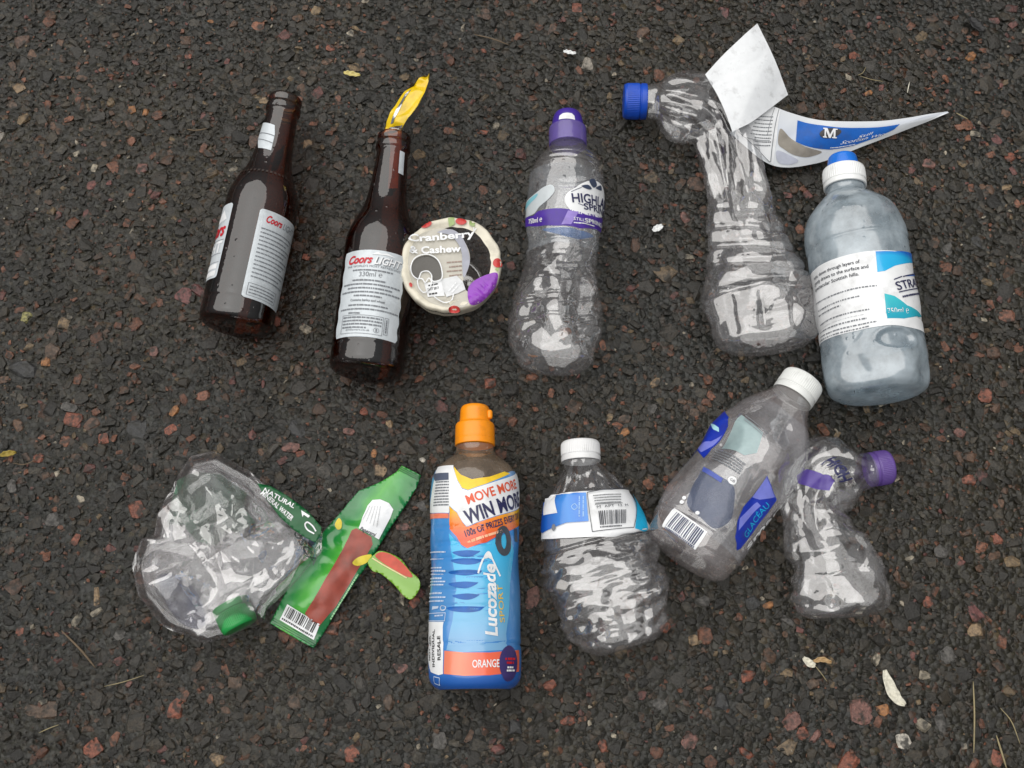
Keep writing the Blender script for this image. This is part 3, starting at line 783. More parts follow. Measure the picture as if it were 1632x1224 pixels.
Art(bB).text("LIGHT", (0.0013, 0.1010), (0.0247, 0.1010), 0.0066, px=False, shear=0.3, bold=0.045).emit("lettering_shadow", INKG, bl, 0.0006)
ar = Art(bB).text("330ml ℮", (-0.0105, 0.0895), (0.0085, 0.0895), 0.0042, px=False)
ar.text("THE WORLD'S MOST REFRESHING", (-0.0235, 0.0985), (0.0235, 0.0978), 0.0019, px=False)
ar.dashes((-0.017, 0.0950), (0.017, 0.0945), 0.0013, False, seed=3)
for k, (x0, x1) in enumerate(((-0.016, 0.012), (-0.025, 0.025), (-0.02, 0.018), (-0.026, 0.026), (-0.013, 0.010))):
    ar.dashes((x0, 0.0855 - k * 0.0036), (x1, 0.0850 - k * 0.0036), 0.0014, False, seed=10 + k, mean=2.4)
ar.text("Contains barley and wheat", (-0.0155, 0.0667), (0.0130, 0.0662), 0.0021, px=False, bold=0.02)
for k, (x0, x1) in enumerate(((-0.017, 0.016), (-0.025, 0.026), (-0.016, -0.006))):
    ar.dashes((x0, 0.0625 - k * 0.0036), (x1, 0.0620 - k * 0.0036), 0.0013, False, seed=20 + k, mean=2.4)
for k in range(4): ar.dashes((-0.0205, 0.0512 - k * 0.0030), (0.0125 - (k == 3) * 0.012, 0.0507 - k * 0.0030), 0.0014, False, seed=30 + k, mean=2.0)
ar.text("drinkaware.co.uk", (-0.0165, 0.0397), (0.0035, 0.0394), 0.0019, px=False)
ar.line([(-0.0215, 0.0375), (0.0135, 0.0370), (0.0135, 0.0535), (-0.0215, 0.0540)], 0.00035, False, True).line([(0.0148, 0.0385), (0.0180, 0.0385), (0.0180, 0.0535), (0.0148, 0.0535)], 0.00035, False, True)
ar.dashes((0.0171, 0.040), (0.0171, 0.052), 0.0012, False, seed=44)
t_ = np.linspace(0, 2 * math.pi, 17)[:-1]
ar.line([(0.0088 + 0.0022 * math.cos(q), 0.0410 + 0.0022 * math.sin(q)) for q in t_], 0.0003, False, True).rect(0.0082, 0.0397, 0.0094, 0.0424)
ar.emit("small_print", INKG, bl, 0.0008)
nl = Art(bB0).poly([(0.0190, 0.178), (0.030, 0.178), (0.030, 0.2), (0.0185, 0.2)], False).emit("neck_label", SILVER, tB, 0.00035, cell=0.002)

# yellow and silver foil wrapper pushed into the second bottle's mouth
YEL = ink("yellow_foil", (232, 196, 22), 0.22, 0.10, bump=0.25, spec=0.8)
SIL = ink("bare_silver_foil", (205, 207, 208), 0.18, 0.06, bump=0.3, metal=0.9)
DKS = ink("dark_foil_back", (96, 96, 98), 0.3, 0.1, bump=0.3, metal=0.7)
tf = thing("foil_wrapper", "yellow and silver foil snack wrapper sticking out of a beer bottle's mouth", "wrapper", PX(655, 165, 0))
def foil(e0, e1, amp, seed):
    return Strip(e0, e1, bulge=lambda u, v: amp * 0.9 * facet(u * 0.06, v * 0.02, seed, 0.010) * (0.5 + u))
zf = 0.036
f1 = foil([PX(611, 210, zf), PX(618, 188, zf + .004), PX(641, 152, zf + .010), PX(668, 126, zf + .012), PX(684, 120, zf + .012)],
          [PX(640, 205, zf + .006), PX(648, 193, zf + .010), PX(667, 165, zf + .018), PX(680, 138, zf + .016), PX(685, 121, zf + .012)], 0.0042, 3)
f1.mesh("yellow_face", YEL, tf, 60, 26)
f2 = foil([PX(640, 205, zf + .006), PX(648, 193, zf + .010), PX(667, 165, zf + .018), PX(680, 138, zf + .016), PX(685, 121, zf + .012)],
          [PX(649, 211, zf - .004), PX(660, 192, zf - .001), PX(674, 165, zf + .006), PX(684, 140, zf + .008), PX(686, 121, zf + .011)], 0.0018, 5)
f2.mesh("silver_fold", SIL, tf, 60, 20)
f3 = foil([PX(611, 210, zf), PX(618, 188, zf + .004), PX(641, 152, zf + .010), PX(668, 126, zf + .012), PX(684, 120, zf + .012)],
          [PX(622, 207, zf - .008), PX(632, 188, zf - .006), PX(641, 158, zf + .000), PX(668, 132, zf + .006), PX(684, 120, zf + .011)], 0.002, 7)
f3.mesh("dark_fold", DKS, tf, 60, 20)
Art(f1).poly([(0.010, 0.30 * f1.Lv), (0.034, 0.16 * f1.Lv), (0.040, 0.22 * f1.Lv), (0.024, 0.36 * f1.Lv), (0.011, 0.44 * f1.Lv)], False).emit("silver_streak", SIL, tf, 0.0004, cell=0.002)
Art(f1).poly([(0.001, 0.15 * f1.Lv), (0.006, 0.30 * f1.Lv), (0.009, 0.95 * f1.Lv), (0.001, 0.98 * f1.Lv)], False).emit("silver_foot", SIL, tf, 0.0005, cell=0.002)
f4 = foil([PX(618, 300, .026), PX(620, 270, .026), PX(622, 235, .030), PX(617, 210, zf)], [PX(634, 300, .030), PX(636, 265, .033), PX(640, 235, .034), PX(640, 207, zf + .003)], 0.003, 11)
f4.mesh("tail_inside_neck", YEL, tf, 50, 20)

# ------------------------------------------------------------------ torn film lid of a snack pot
CR = ink("cream_lid_film", (222, 216, 198), 0.28, 0.05, bump=0.1)
CRT = film("cream_translucent_film", (206, 202, 190), 0.86)
tl_ = thing("snack_pot", "round cream snack pot with torn film lid, standing beside a beer bottle", "snack pot", PX(722, 435, 0))
zc = 0.053
lc = PX(718, 419, zc); LR = np.linalg.norm(PX(800, 419, zc) - PX(637, 419, zc)) / 2
def lid_warp(P):
    x, y = P[..., 0] - lc[0], P[..., 1] - lc[1]
    an = np.arctan2(y, x); k = np.clip((P[..., 2]) / zc, 0, 1.2)
    rr = 1 + 0.014 * wob(an, 4, 3) + 0.012 * tri(wob(an, 8, 5)) * k
    P = P.copy(); P[..., 0] = lc[0] + x * rr; P[..., 1] = lc[1] + y * rr; P[..., 2] += (0.0016 * wob(an, 6, 5) + 0.0011 * facet(P[..., 0], P[..., 1], 17, 0.012)) * k
    return P
ring = [(0.79, -0.0018), (0.84, -0.0010), (0.90, 0.0), (0.95, 0.0), (0.985, -0.0012), (1.0, -0.0042), (0.99, -0.0075), (0.978, -0.012), (0.962, -0.0165)]
low = [(0.962, -0.0165), (0.88, -0.026), (0.77, -0.037), (0.66, -0.0485), (0.60, -0.0512), (0.4, -0.0510), (0.01, -0.0508)]
rp = catmull(np.array([(r * LR, zc + dz, 0) for r, dz in ring]), 6)[:, :2]
nu = 160; TH = np.linspace(0, 2 * math.pi, nu, endpoint=False)
P = np.array([[(lc[0] + r * math.cos(q), lc[1] + r * math.sin(q), z) for q in TH] for r, z in rp]).reshape(-1, 3)
rim = mesh_obj("rim", lid_warp(P), [f[::-1] for f in grid_faces(nu, len(rp), True)], CR, tl_)
pp_ = catmull(np.array([(r * LR, zc + dz, 0) for r, dz in low]), 6)[:, :2]
P = np.array([[(lc[0] + r * math.cos(q), lc[1] + r * math.sin(q), z) for q in TH] for r, z in pp_]).reshape(-1, 3)
mesh_obj("pot_wall", lid_warp(P), [f[::-1] for f in grid_faces(nu, len(pp_), True)], PET_MIST, tl_)
def lid_h(x, y):
    q = np.hypot(x - lc[0], y - lc[1]) / LR
    base = np.interp(q, [0, 0.5, 0.78, 0.83, 0.89, 0.95, 0.985, 1.0], [zc - .0035, zc - .0030, zc - .0018, zc - .0010, zc, zc, zc - .0012, zc - .004])
    an = np.arctan2(y - lc[1], x - lc[0])
    return base + (q > 0.8) * (0.0016 * wob(an, 6, 5) + 0.0011 * facet(x, y, 17, 0.012)) + 0.0010 * facet(x, y, 21, 0.018) * (q <= 0.8)
LID = Field(lid_h)
# film left hanging in the ring, with a crescent torn away at its right
film_pts = [(724, 370), (733, 375), (741, 386), (748, 402), (749, 416), (745, 432), (738, 448), (742, 462), (752, 470), (742, 488), (715, 490), (690, 484), (668, 468), (655, 445), (650, 420), (655, 395), (668, 375), (690, 366), (708, 364)]
fm = Art(LID).poly(film_pts, smooth=True).emit("film", CRT, tl_, 0.0002, cell=0.004)
Art(LID).poly([(697, 372), (715, 367), (728, 371), (738, 382), (746, 400), (749, 418), (745, 433), (739, 444), (737, 425), (736, 405), (729, 388), (716, 376)], smooth=True).emit("curled_edge", ink("grey_film_curl", (158, 160, 172), 0.3), fm, 0.0022, cell=0.003)  # grey stands for the film's underside and the curl's shading, put into the colour
WNDW = film("cashew_window_film", (96, 94, 92), 0.55)
w1 = [(655, 428), (660, 415), (672, 408), (686, 408), (698, 416), (704, 430), (704, 446), (690, 450), (688, 440), (682, 434), (672, 436), (667, 446), (658, 440)]
Art(LID).poly(w1, smooth=True).emit("window", WNDW, fm, 0.0006, cell=0.004)
c1 = catmull(w1, 5, True)
c2 = catmull([(666, 448), (673, 446), (678, 452), (684, 445), (688, 452), (684, 462), (676, 468), (668, 460)], 5, True)
c3 = catmull([(692, 474), (700, 480), (710, 484), (720, 480), (723, 470)], 5)
ar = Art(LID).line([tuple(p) for p in c1], 1.8, closed=True).line([tuple(p) for p in c2], 1.8, closed=True).line([tuple(p) for p in c3], 1.8)
ar.text("Cranberry", (651, 386), (757, 379), 11, bold=0.03).text("& Cashew", (653, 404), (735, 403), 11, bold=0.03, arc=0)
ar.emit("white_lettering", WHITE, fm, 0.0026)
ar = Art(LID)
for k in range(4): ar.dashes((712 + (k % 2) * 4, 420 + k * 7), (736, 418 + k * 7), 2.2, seed=k)
ar.emit("brown_lettering", ink("brown_print", (150, 128, 118), 0.4), fm, 0.0007)
st = Art(LID).poly([(676, 452), (704, 447), (709, 472), (682, 474)]).emit("date_sticker", WHITE, tl_, 0.0009, cell=0.004)
ar = Art(LID).text("OCT 2017", (682, 464), (700, 461), 4, bold=0.02); ar.dashes((683, 457), (698, 454), 2.2, seed=2).dashes((684, 471), (697, 469), 2.6, seed=3); ar.emit("date", BLACK, st, 0.0013)
sf = Art(LID).poly([(703, 446), (728, 440), (738, 450), (742, 462), (730, 468), (712, 474), (706, 462)]).emit("pale_scrap", ink("pale_torn_film", (214, 216, 218), 0.3), tl_, 0.0011, cell=0.004)
Art(LID).dashes((716, 466), (728, 452), 2.5, seed=5).dashes((721, 468), (733, 455), 2.5, seed=6).emit("lettering", WHITE, sf, 0.0015)
PUR2 = ink("bright_purple_print", (142, 62, 182), 0.25, 0.10)
Art(LID).poly([(746, 462), (752, 452), (764, 444), (779, 438), (793, 437), (791, 455), (782, 469), (768, 481), (751, 487), (746, 476)], smooth=True).emit("purple_patch", PUR2, rim, 0.0017, cell=0.003)
BERRY = ink("cranberry_print", (196, 58, 54), 0.3, 0.14); LEAF = ink("leaf_print", (152, 172, 112), 0.3, 0.14)
for (x, y, rx, ry, ro) in ((680, 359, 9, 4.5, 0.4), (735, 354, 9, 5.5, -0.1), (793, 420, 7.5, 7.5, 0), (724, 494, 9, 4.5, 0), (655, 455, 2.5, 3.5, 0.3)):
    p = LID.ab(x, y); Art(LID).ellipse(p[0], p[1], rx / 1950, ry / 1950 * 1.08, ro).emit("berry", BERRY, rim, 0.0016, cell=0.003)
Art(LID).poly([(714, 349), (724, 348), (725, 358), (716, 363)]).poly([(748, 353), (758, 356), (756, 363), (748, 360)]).poly([(788, 430), (796, 427), (794, 434)]).emit("leaves", LEAF, rim, 0.0014, cell=0.003)
Art(LID).text("y", (752, 371), (758, 373), 9, bold=0.03).emit("white_letter", WHITE, rim, 0.0018, cell=0.003)
# bar code on the front of the rim
ar = []; vv, ff = [], []
rr_ = random.Random(4); q = -math.pi * 0.66
while q < -math.pi * 0.43:
    w = rr_.choice((0.006, 0.010, 0.016)); k = len(vv)
    for (a, z) in ((q, zc - 0.0085), (q + w, zc - 0.0085), (q + w, zc - 0.0045), (q, zc - 0.0045)):
        rr = LR * (1.006 if z > zc - 0.006 else 0.990)
        vv.append((lc[0] + rr * math.cos(a), lc[1] + rr * math.sin(a), z))
    ff.append((k, k + 1, k + 2, k + 3)); q += w + rr_.choice((0.008, 0.012))
mesh_obj("bar_code", lid_warp(np.array(vv)), ff, BLACK, rim)
def ribs(b, where, w, d):
    return -d * sum(np.exp(-((b - x) / w) ** 2) for x in where)

# ------------------------------------------------------------------ sports drink bottle in a printed sleeve
z = 0.0358
tL = thing("sports_drink_bottle", "full-sleeve blue and orange sports drink bottle with orange flip cap", "bottle", PX(757, 890, 0))
def dL(a, b, th, v):
    m = sstep(-1.25, -0.9, th) * (1 - sstep(0.25, 0.7, th))
    d = -0.0011 * np.maximum(0, np.cos((b + 0.0015 * th) * 2 * math.pi / 0.0118)) ** 3 * m * sstep(0.22, 0.30, v) * (1 - sstep(0.66, 0.74, v))
    return d + 0.0005 * crinkle(a, b, 5, 0.03, 5) * sstep(0.03, 0.1, v) * (1 - sstep(.75, .9, v)) + dent(a, b, 0.008, 0.05, 0.03, 0.02, 0.0016) - 0.0008 * np.exp(-((v - 0.175) / 0.006) ** 2)
PROF_L = [(0, 0), (0.001, 0.020), (0.010, 0.0280), (0.03, 0.0325), (0.055, 0.0343), (0.15, 0.0347), (0.35, 0.0340), (0.5, 0.0336), (0.62, 0.0340), (0.78, 0.0346), (0.85, 0.0338), (0.90, 0.0300), (0.94, 0.0225), (0.965, 0.0165), (0.985, 0.0150), (1, 0.0150)]
sL = Surf([PX(757, 1101, z), PX(757, 900, z), PX(757, 712, z)], PROF_L, 0.0345, disp=dL)
sL.mesh("plastic_body", PET_PEACH, tL, 128, 200)
ORC = ink("orange_cap_plastic", (250, 150, 20), 0.32, 0.05)
cb = PX(757, 711, z); ct = PX(757, 640, z)
cp = axis_surf(cb, ct, [(0, 0.0150), (0.0003, 0.0160), (0.0050, 0.0160), (0.0053, 0.0156), (0.0058, 0.0156), (0.0061, 0.0159), (0.0165, 0.0156), (0.0185, 0.0145), (0.0190, 0.0128), (0.0225, 0.0122), (0.0295, 0.0118), (0.0325, 0.0105), (0.0335, 0.0080), (0.0338, 0.0002)], 0.0155)
cap = cp.mesh("cap", ORC, tL, 96, 80)
# finger tab of the flip lid
tb = axis_surf(PX(780, 668, z + .004), PX(780, 650, z + .004), [(0, 0.0002), (0.0003, 0.0018), (0.0018, 0.0026), (0.0055, 0.0026), (0.0075, 0.0015), (0.0078, 0.0002)], 0.003)
tb.mesh("tab", ORC, cap, 24, 24)
# sleeve
SLV = ramp_print("sleeve_blue_print", 1, [(0.004, (34, 92, 178)), (0.030, (64, 132, 202)), (0.06, (84, 146, 206)), (0.105, (58, 136, 206)), (0.16, (84, 150, 212)), (0.185, (225, 226, 228))])
n_ = 120; aa = np.linspace(-math.pi * 0.98 * 0.0345, math.pi * 0.98 * 0.0345, n_)
_bt = np.array([sL.ab(*q) for q in ((703, 747), (712, 744), (722, 743), (729, 758), (744, 766), (770, 766), (798, 757), (814, 751))])
_bt = np.vstack([[-0.12, 0.165], [_bt[0, 0] - 0.02, 0.168], _bt, [_bt[-1, 0] + 0.02, 0.168], [0.12, 0.165]])
b_top = lambda a: np.interp(a, _bt[:, 0], _bt[:, 1])
P, uv = [], []
nb = 110
for j in range(nb):
    q = j / (nb - 1); bb = 0.0012 + (b_top(aa) - 0.0012) * q
    P.append(sL.map(aa, bb, 0.0004)); uv.append(np.stack([aa, bb], 1))
sv = mesh_obj("sleeve", np.vstack(P), grid_faces(n_, nb, False), SLV, tL, uv=np.vstack(uv))
LCY = ramp_print("sleeve_cyan_print", 1, [(0.036, (120, 172, 214)), (0.06, (96, 182, 224)), (0.10, (56, 178, 228)), (0.13, (84, 198, 232))])
Art(sL).poly([(716, 850), (728, 862), (740, 874), (770, 868), (810, 848), (818, 880), (812, 930), (810, 980), (806, 1010), (808, 1036), (735, 1040), (712, 1036), (722, 985), (728, 930), (722, 890)]).emit("cyan_field", LCY, sv, 0.0005, cell=0.002)
for i, (yy, x0, x1) in enumerate(((880, 722, 765), (893, 720, 770), (911, 716, 768), (930, 716, 762), (949, 722, 764), (969, 714, 772))):
    Art(sL).poly([(x0, yy), ((x0 + x1) / 2, yy - 3), (x1 - 6, yy - 2), (x1, yy - 1), (x1 - 10, yy + 5), ((x0 + x1) / 2, yy + 7), (x0 + 8, yy + 5)], smooth=True).emit("rib_shade_stroke", ink("rib_shade_blue", (28, 98, 178), 0.3), sv, 0.0007, cell=0.002)  # shading of the grip ribs, painted as dark blue strokes on the sleeve
Art(sL).poly([(704, 745), (723, 742), (726, 755), (730, 767), (737, 779), (746, 782), (775, 772), (820, 753), (826, 768), (826, 808), (790, 822), (744, 839), (737, 831), (729, 817), (717, 806), (716, 818), (688, 818), (689, 790), (694, 762)]).emit("white_panel", WHITE, sv, 0.0006, cell=0.002)
SW = ramp_print("sleeve_yellow_to_orange_print", 1, [(0.112, (230, 84, 40)), (0.124, (245, 140, 40)), (0.134, (248, 196, 30)), (0.15, (250, 214, 40))])
Art(sL).poly([(717, 807), (729, 818), (737, 832), (744, 840), (790, 823), (826, 809), (826, 836), (800, 850), (775, 864), (745, 874), (735, 868), (728, 855), (717, 843)]).emit("swoosh", SW, sv, 0.0006, cell=0.002)
Art(sL).poly([(724, 744), (729, 764), (737, 778), (746, 781), (775, 771), (812, 755), (803, 752), (780, 760), (752, 764), (735, 757)]).emit("yellow_edge", ink("yellow_print", (246, 204, 50), 0.3), sv, 0.0005, cell=0.002)
Art(sL).poly([(687, 819), (716, 819), (716, 826), (686, 828)]).emit("salmon_strip", ink("salmon_print", (232, 128, 100), 0.3), sv, 0.0007, cell=0.002)
ORB = ramp_print("sleeve_orange_band_print", 0, [(-0.03, (222, 120, 92)), (-0.01, (240, 138, 104)), (0.004, (236, 96, 60)), (0.03, (236, 110, 80))])
Art(sL).poly([(709, 1037), (740, 1040), (780, 1040), (826, 1036), (826, 1070), (780, 1076), (740, 1077), (708, 1074)]).emit("orange_band", ORB, sv, 0.0006, cell=0.002)
Art(sL).text("MOVE MORE", (746, 804), (790, 789), 13, ref="MOVE", bold=0.02).emit("red_lettering", ink("orange_red_print", (224, 92, 56), 0.35), sv, 0.0009)
NAVY = ink("navy_print", (38, 40, 84), 0.35)
Art(sL).text("WIN MORE", (745, 836), (789, 820), 20, ref="WIN", bold=0.03).emit("navy_lettering", NAVY, sv, 0.0009)
Art(sL).text("100s OF PRIZES EVERY DAY", (743, 856), (801, 836), 9, ref="100s OF PRIZES", bold=0.02).emit("prize_line", NAVY, sv, 0.0009)
Art(sL).dashes((746, 866), (800, 848), 3.5, seed=3).emit("small_line", ink("pale_orange_print", (250, 190, 150), 0.35), sv, 0.0009)
p = sL.ab(802, 862)
ringp = lambda rx, ry: [(p[0] + rx * math.cos(q), p[1] + ry * math.sin(q)) for q in np.linspace(0, 2 * math.pi, 30)[:-1]]
Art(sL).line(ringp(0.0050, 0.0088), 0.0050, False, True).rect(p[0] + 0.0125, p[1] + 0.001, p[0] + 0.018, p[1] + 0.011).emit("grey_nought", ink("grey_print", (70, 76, 84), 0.35), sv, 0.0009)
Art(sL).text("Lucozade", (792, 1014), (788, 899), 17, bold=0.03, shear=0.15).emit("white_lettering", WHITE, sv, 0.0010)
sw1 = catmull([(762, 912), (768, 895), (778, 880), (786, 896), (796, 918)], 6)
Art(sL).line([tuple(q) for q in sw1], 2.6).poly([(768, 892), (778, 878), (784, 892), (778, 888)]).emit("arrow_mark", WHITE, sv, 0.0010)
Art(sL).text("SPORT", (803, 992), (799, 932), 8).emit("yellow_lettering", ink("gold_print", (232, 190, 60), 0.35), sv, 0.0010)
Art(sL).text("ORANGE", (753, 1064), (795, 1063), 10, bold=0.015).emit("flavour_lettering", WHITE, sv, 0.0010)
p = sL.ab(811, 1057)
bd = Art(sL).ellipse(p[0], p[1], 0.0095, 0.0125).emit("badge", ink("violet_badge_print", (62, 52, 110), 0.35), sv, 0.0009)
Art(sL).dashes((804, 1052), (819, 1052), 3, seed=1).dashes((806, 1058), (817, 1058), 3, seed=2).emit("badge_lettering", REDI, sv, 0.0012)
Art(sL).dashes((807, 1065), (816, 1065), 2.5, seed=3).dashes((806, 1070), (818, 1070), 2.5, seed=4).emit("badge_white_lettering", WHITE, sv, 0.0012)
Art(sL).poly([(684, 991), (708, 991), (707, 1074), (700, 1076), (688, 1071), (685, 1050)]).emit("resale_panel", WHITE, sv, 0.0007, cell=0.002)
q0 = sL.ab(703, 1032); h_ = 0.0031
Art(sL).text("NOT FOR", (q0[0] - 0.0132, q0[1] - 0.0085), (q0[0] - 0.0132, q0[1] + 0.0095), h_, False, bold=0.02).text("INDIVIDUAL", (q0[0] - 0.0068, q0[1] - 0.0135), (q0[0] - 0.0068, q0[1] + 0.0135), h_, False, bold=0.02).text("RESALE", (q0[0], q0[1] - 0.0090), (q0[0], q0[1] + 0.0085), h_, False, bold=0.02).emit("resale_lettering", BLACK, sv, 0.0010)
ar = Art(sL)
for k, yy in enumerate((882, 893, 907, 912, 917, 924, 929, 934, 948, 954, 960)): ar.dashes((687, yy), (711 - (k % 3) * 3, yy - 1), 2.0, seed=k)
ar.emit("pale_small_print", ink("pale_blue_print", (196, 212, 232), 0.4), sv, 0.0009)
Art(sL).rect(*sL.ab(690, 972), *sL.ab(700, 965)).emit("pale_mark", ink("pale_blue_print", (196, 212, 232), 0.4), sv, 0.0009)
ar = Art(sL).line([(687, 978), (711, 977), (710, 989), (686, 990)], 1.0, closed=True).dashes((694, 983), (707, 982), 2.2, seed=31)
ar.line([tuple(q) for q in catmull([(703, 970), (705, 965), (710, 966), (711, 971), (706, 973)], 4, True)], 1.6, closed=True)
ar.emit("pale_mark", MATS["pale_blue_print"], sv, 0.0009); ar = Art(sL)
ar.line([(693, 1078), (702, 1080), (702, 1091), (694, 1088)], 1.0, closed=True)
ar.emit("pale_mark", MATS["pale_blue_print"], sv, 0.0009)
ar = Art(sL)
for k in range(9): ar.dashes((696 - k * 0.5, 770 + k * 4.6), (716, 769 + k * 4.6), 2.0, seed=60 + k)
ar.emit("grey_small_print", INKG, sv, 0.0009)
Art(sL).poly([(696, 756), (716, 754), (716, 765), (695, 767)]).emit("dark_heading", ink("slate_print", (84, 92, 112), 0.4), sv, 0.0009, cell=0.002)

# ------------------------------------------------------------------ spring water bottle with a purple sports cap
z = 0.0335
tH = thing("water_bottle", "dented clear water bottle with purple band and purple sports cap, right of the snack pot", "bottle", PX(890, 400, 0), "plastic water bottles")
def dH(a, b, th, v):
    low = 1 - sstep(0.52, 0.62, v)
    d = ribs(v, (0.505, 0.43, 0.335, 0.26, 0.235, 0.17), 0.007, 0.0013) + ribs(v, (0.885, 0.858), 0.006, 0.0009)
    d = d + 0.0046 * facet(a * 1.25, b * 0.8, 35, 0.030) * low * sstep(0.02, 0.10, v) + 0.0012 * facet(a, b, 37, 0.012) * low * sstep(0.02, 0.10, v) + 0.0007 * crinkle(a, b, 33, 0.03, 5) + 0.0004 * facet(a, b, 39, 0.0075) * low
    d = d + dent(a, b, 0.016, 0.035, 0.020, 0.026, 0.004) + dent(a, b, -0.018, 0.03, 0.014, 0.022, 0.004, 0.5) + dent(a, b, 0.02, 0.105, 0.016, 0.012, 0.0035)
    return d
sH = Surf([PX(884, 588, z), PX(886, 520, z), PX(893, 420, z), PX(900, 330, z), PX(905, 265, z), PX(905, 226, z)],
          [(0, 0), (0.002, 0.02), (0.015, 0.0285), (0.05, 0.0330), (0.15, 0.0362), (0.22, 0.0355), (0.32, 0.0335), (0.45, 0.0308), (0.55, 0.0312), (0.65, 0.0322), (0.78, 0.0325), (0.85, 0.0312), (0.90, 0.0275), (0.945, 0.0205), (0.975, 0.0160), (1, 0.0148)], 0.033, wz=[(0, 0.93), (0.5, 0.95), (1, 1)], disp=dH)
sH.mesh("plastic_body", PET, tH, 144, 260)
PCT = shell("translucent_purple_plastic", (0.42, 0.34, 0.80), 1.7, 0.62, (0.28, 0.20, 0.66), 0.2, mist=0.1)
PCD = ink("purple_cap_plastic", (66, 44, 148), 0.28, 0.06)
cb, ct = PX(905, 233, z + 0.001), PX(904, 150, z + 0.001)
col = axis_surf(cb, ct, [(0, 0.0160), (0.0003, 0.0165), (0.010, 0.0166), (0.0165, 0.0163), (0.0178, 0.0150), (0.0185, 0.012)], 0.0165)
cap = col.mesh("cap", PCT, tH, 96, 60)
thr = axis_surf(along(cb, ct, 0.001), ct, [(0, 0.0135), (0.003, 0.0135), (0.0035, 0.0148), (0.0050, 0.0148), (0.0055, 0.0135), (0.013, 0.0130)], 0.0135); thr.mesh("screw_neck", shell("frosted_neck_plastic", (0.9, 0.9, 0.95), 1.8, 0.4, (0.72, 0.72, 0.8), 0.15), tH, 64, 40)
dome = axis_surf(along(cb, ct, 0.0178), ct, [(0, 0.0135), (0.0004, 0.0140), (0.008, 0.0130), (0.0125, 0.0115), (0.0150, 0.0085), (0.0155, 0.0002)], 0.0135)
dm = dome.mesh("flip_lid", PCD, cap, 96, 50)
p = [dome.ab(x, y) for x, y in ((891, 191), (892, 185), (897, 181), (904, 180), (911, 181), (915, 185), (916, 191))]
Art(dome).poly([tuple(q) for q in p], False).emit("spout", WHITE, cap, 0.0005, cell=0.002)
# label: clear film with white, violet and pale print
lab = Art(sH)
FLM = film("clear_label_film", (214, 222, 230), 0.10, 0.15)
aa = np.linspace(-0.085, 0.085, 90)
P = np.vstack([sH.map(aa, np.full_like(aa, bb), 0.0004) for bb in np.linspace(0.100, 0.172, 44)])
lb = mesh_obj("label", P, grid_faces(90, 44, False), FLM, tH)
Art(sH).poly([(832, 349), (851, 344), (858, 337), (902, 333), (930, 340), (960, 350), (958, 372), (925, 364), (890, 360), (858, 361), (832, 366)]).emit("violet_band", PURPLE, lb, 0.0006, cell=0.002)
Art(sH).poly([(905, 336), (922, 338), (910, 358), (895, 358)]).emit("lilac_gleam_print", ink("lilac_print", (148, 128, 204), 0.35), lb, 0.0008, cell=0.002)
pan = Art(sH).poly([(900, 316), (906, 306), (916, 300), (928, 292), (944, 288), (958, 296), (962, 318), (958, 346), (935, 343), (914, 338), (903, 328)], smooth=True).emit("white_panel", WHITE, lb, 0.0006, cell=0.002)
Art(sH).text("HIGHLAND", (912, 323), (955, 330), 15, ref="HIGHL", bold=0.02).text("SPRING", (930, 334), (953, 340), 10, ref="SPRI", bold=0.02).line([(921, 325), (929, 328)], 1.0).emit("lettering", NAVY, lb, 0.0010)
Art(sH).poly([(926, 297), (936, 295), (942, 301), (936, 302)], smooth=True).poly([(938, 288), (946, 286), (950, 296), (944, 299)], smooth=True).poly([(948, 300), (956, 296), (957, 304)], smooth=True).line([(910, 306), (926, 299)], 0.9).emit("thistle_mark", ink("ink_blue_print", (54, 66, 90), 0.4), lb, 0.0010)
Art(sH).text("750ml ℮", (844, 357), (865, 353), 7, bold=0.02).emit("volume_lettering", WHITE, lb, 0.0010)
Art(sH).text("STILL", (914, 351), (931, 354), 5).text("SPRING WATER", (932, 355), (949, 359), 7, ref="SPRI", bold=0.02).dashes((914, 356), (946, 362), 1.6, seed=4).emit("white_lettering", WHITE, lb, 0.0010)
Art(sH).poly([(834, 347), (838, 328), (850, 312), (868, 298), (880, 295), (884, 305), (874, 318), (860, 330), (850, 342)], smooth=True).emit("mountain", film("white_mountain_film", (222, 230, 234), 0.75), lb, 0.0006, cell=0.002)
Art(sH).poly([(836, 330), (846, 317), (858, 309), (853, 318), (842, 330), (836, 338)], smooth=True).emit("cyan_mark", film("pale_cyan_film", (140, 206, 220), 0.8), lb, 0.0008, cell=0.002)
Art(sH).poly([(865, 366), (892, 362), (935, 370), (945, 378), (915, 380), (885, 372)], smooth=True).emit("water_print", film("blue_streak_film", (110, 140, 190), 0.45), lb, 0.0006, cell=0.002)

# ------------------------------------------------------------------ still water bottle, blue tint, misted inside
z = 0.0425
tS = thing("water_bottle", "plump blue-tinted misted water bottle with white label and white cap ring", "bottle", PX(1385, 470, 0), "plastic water bottles")
def dS(a, b, th, v):
    d = -0.0008 * (np.exp(-((v - 0.695) / 0.006) ** 2) + np.exp(-((v - 0.305) / 0.006) ** 2)) - 0.0007 * ((v > 0.305) & (v < 0.695))
    t = np.sqrt(((a - 0.006) / 0.017) ** 2 + ((b - 0.036) / 0.0085) ** 2)
    d = d - 0.0030 * (1 - sstep(0.72, 1.0, t)) + 0.0008 * np.exp(-((t - 1.05) / 0.12) ** 2)
    d = d + 0.0022 * crinkle(a, b, 43, 0.045, 5) * (1 - sstep(0.24, 0.30, v)) * sstep(0.015, 0.06, v) + 0.0006 * crinkle(a, b, 47, 0.04, 4)
    return d + dent(a, b, -0.022, 0.012, 0.02, 0.015, 0.004) + dent(a, b, 0.03, 0.012, 0.02, 0.012, 0.003)
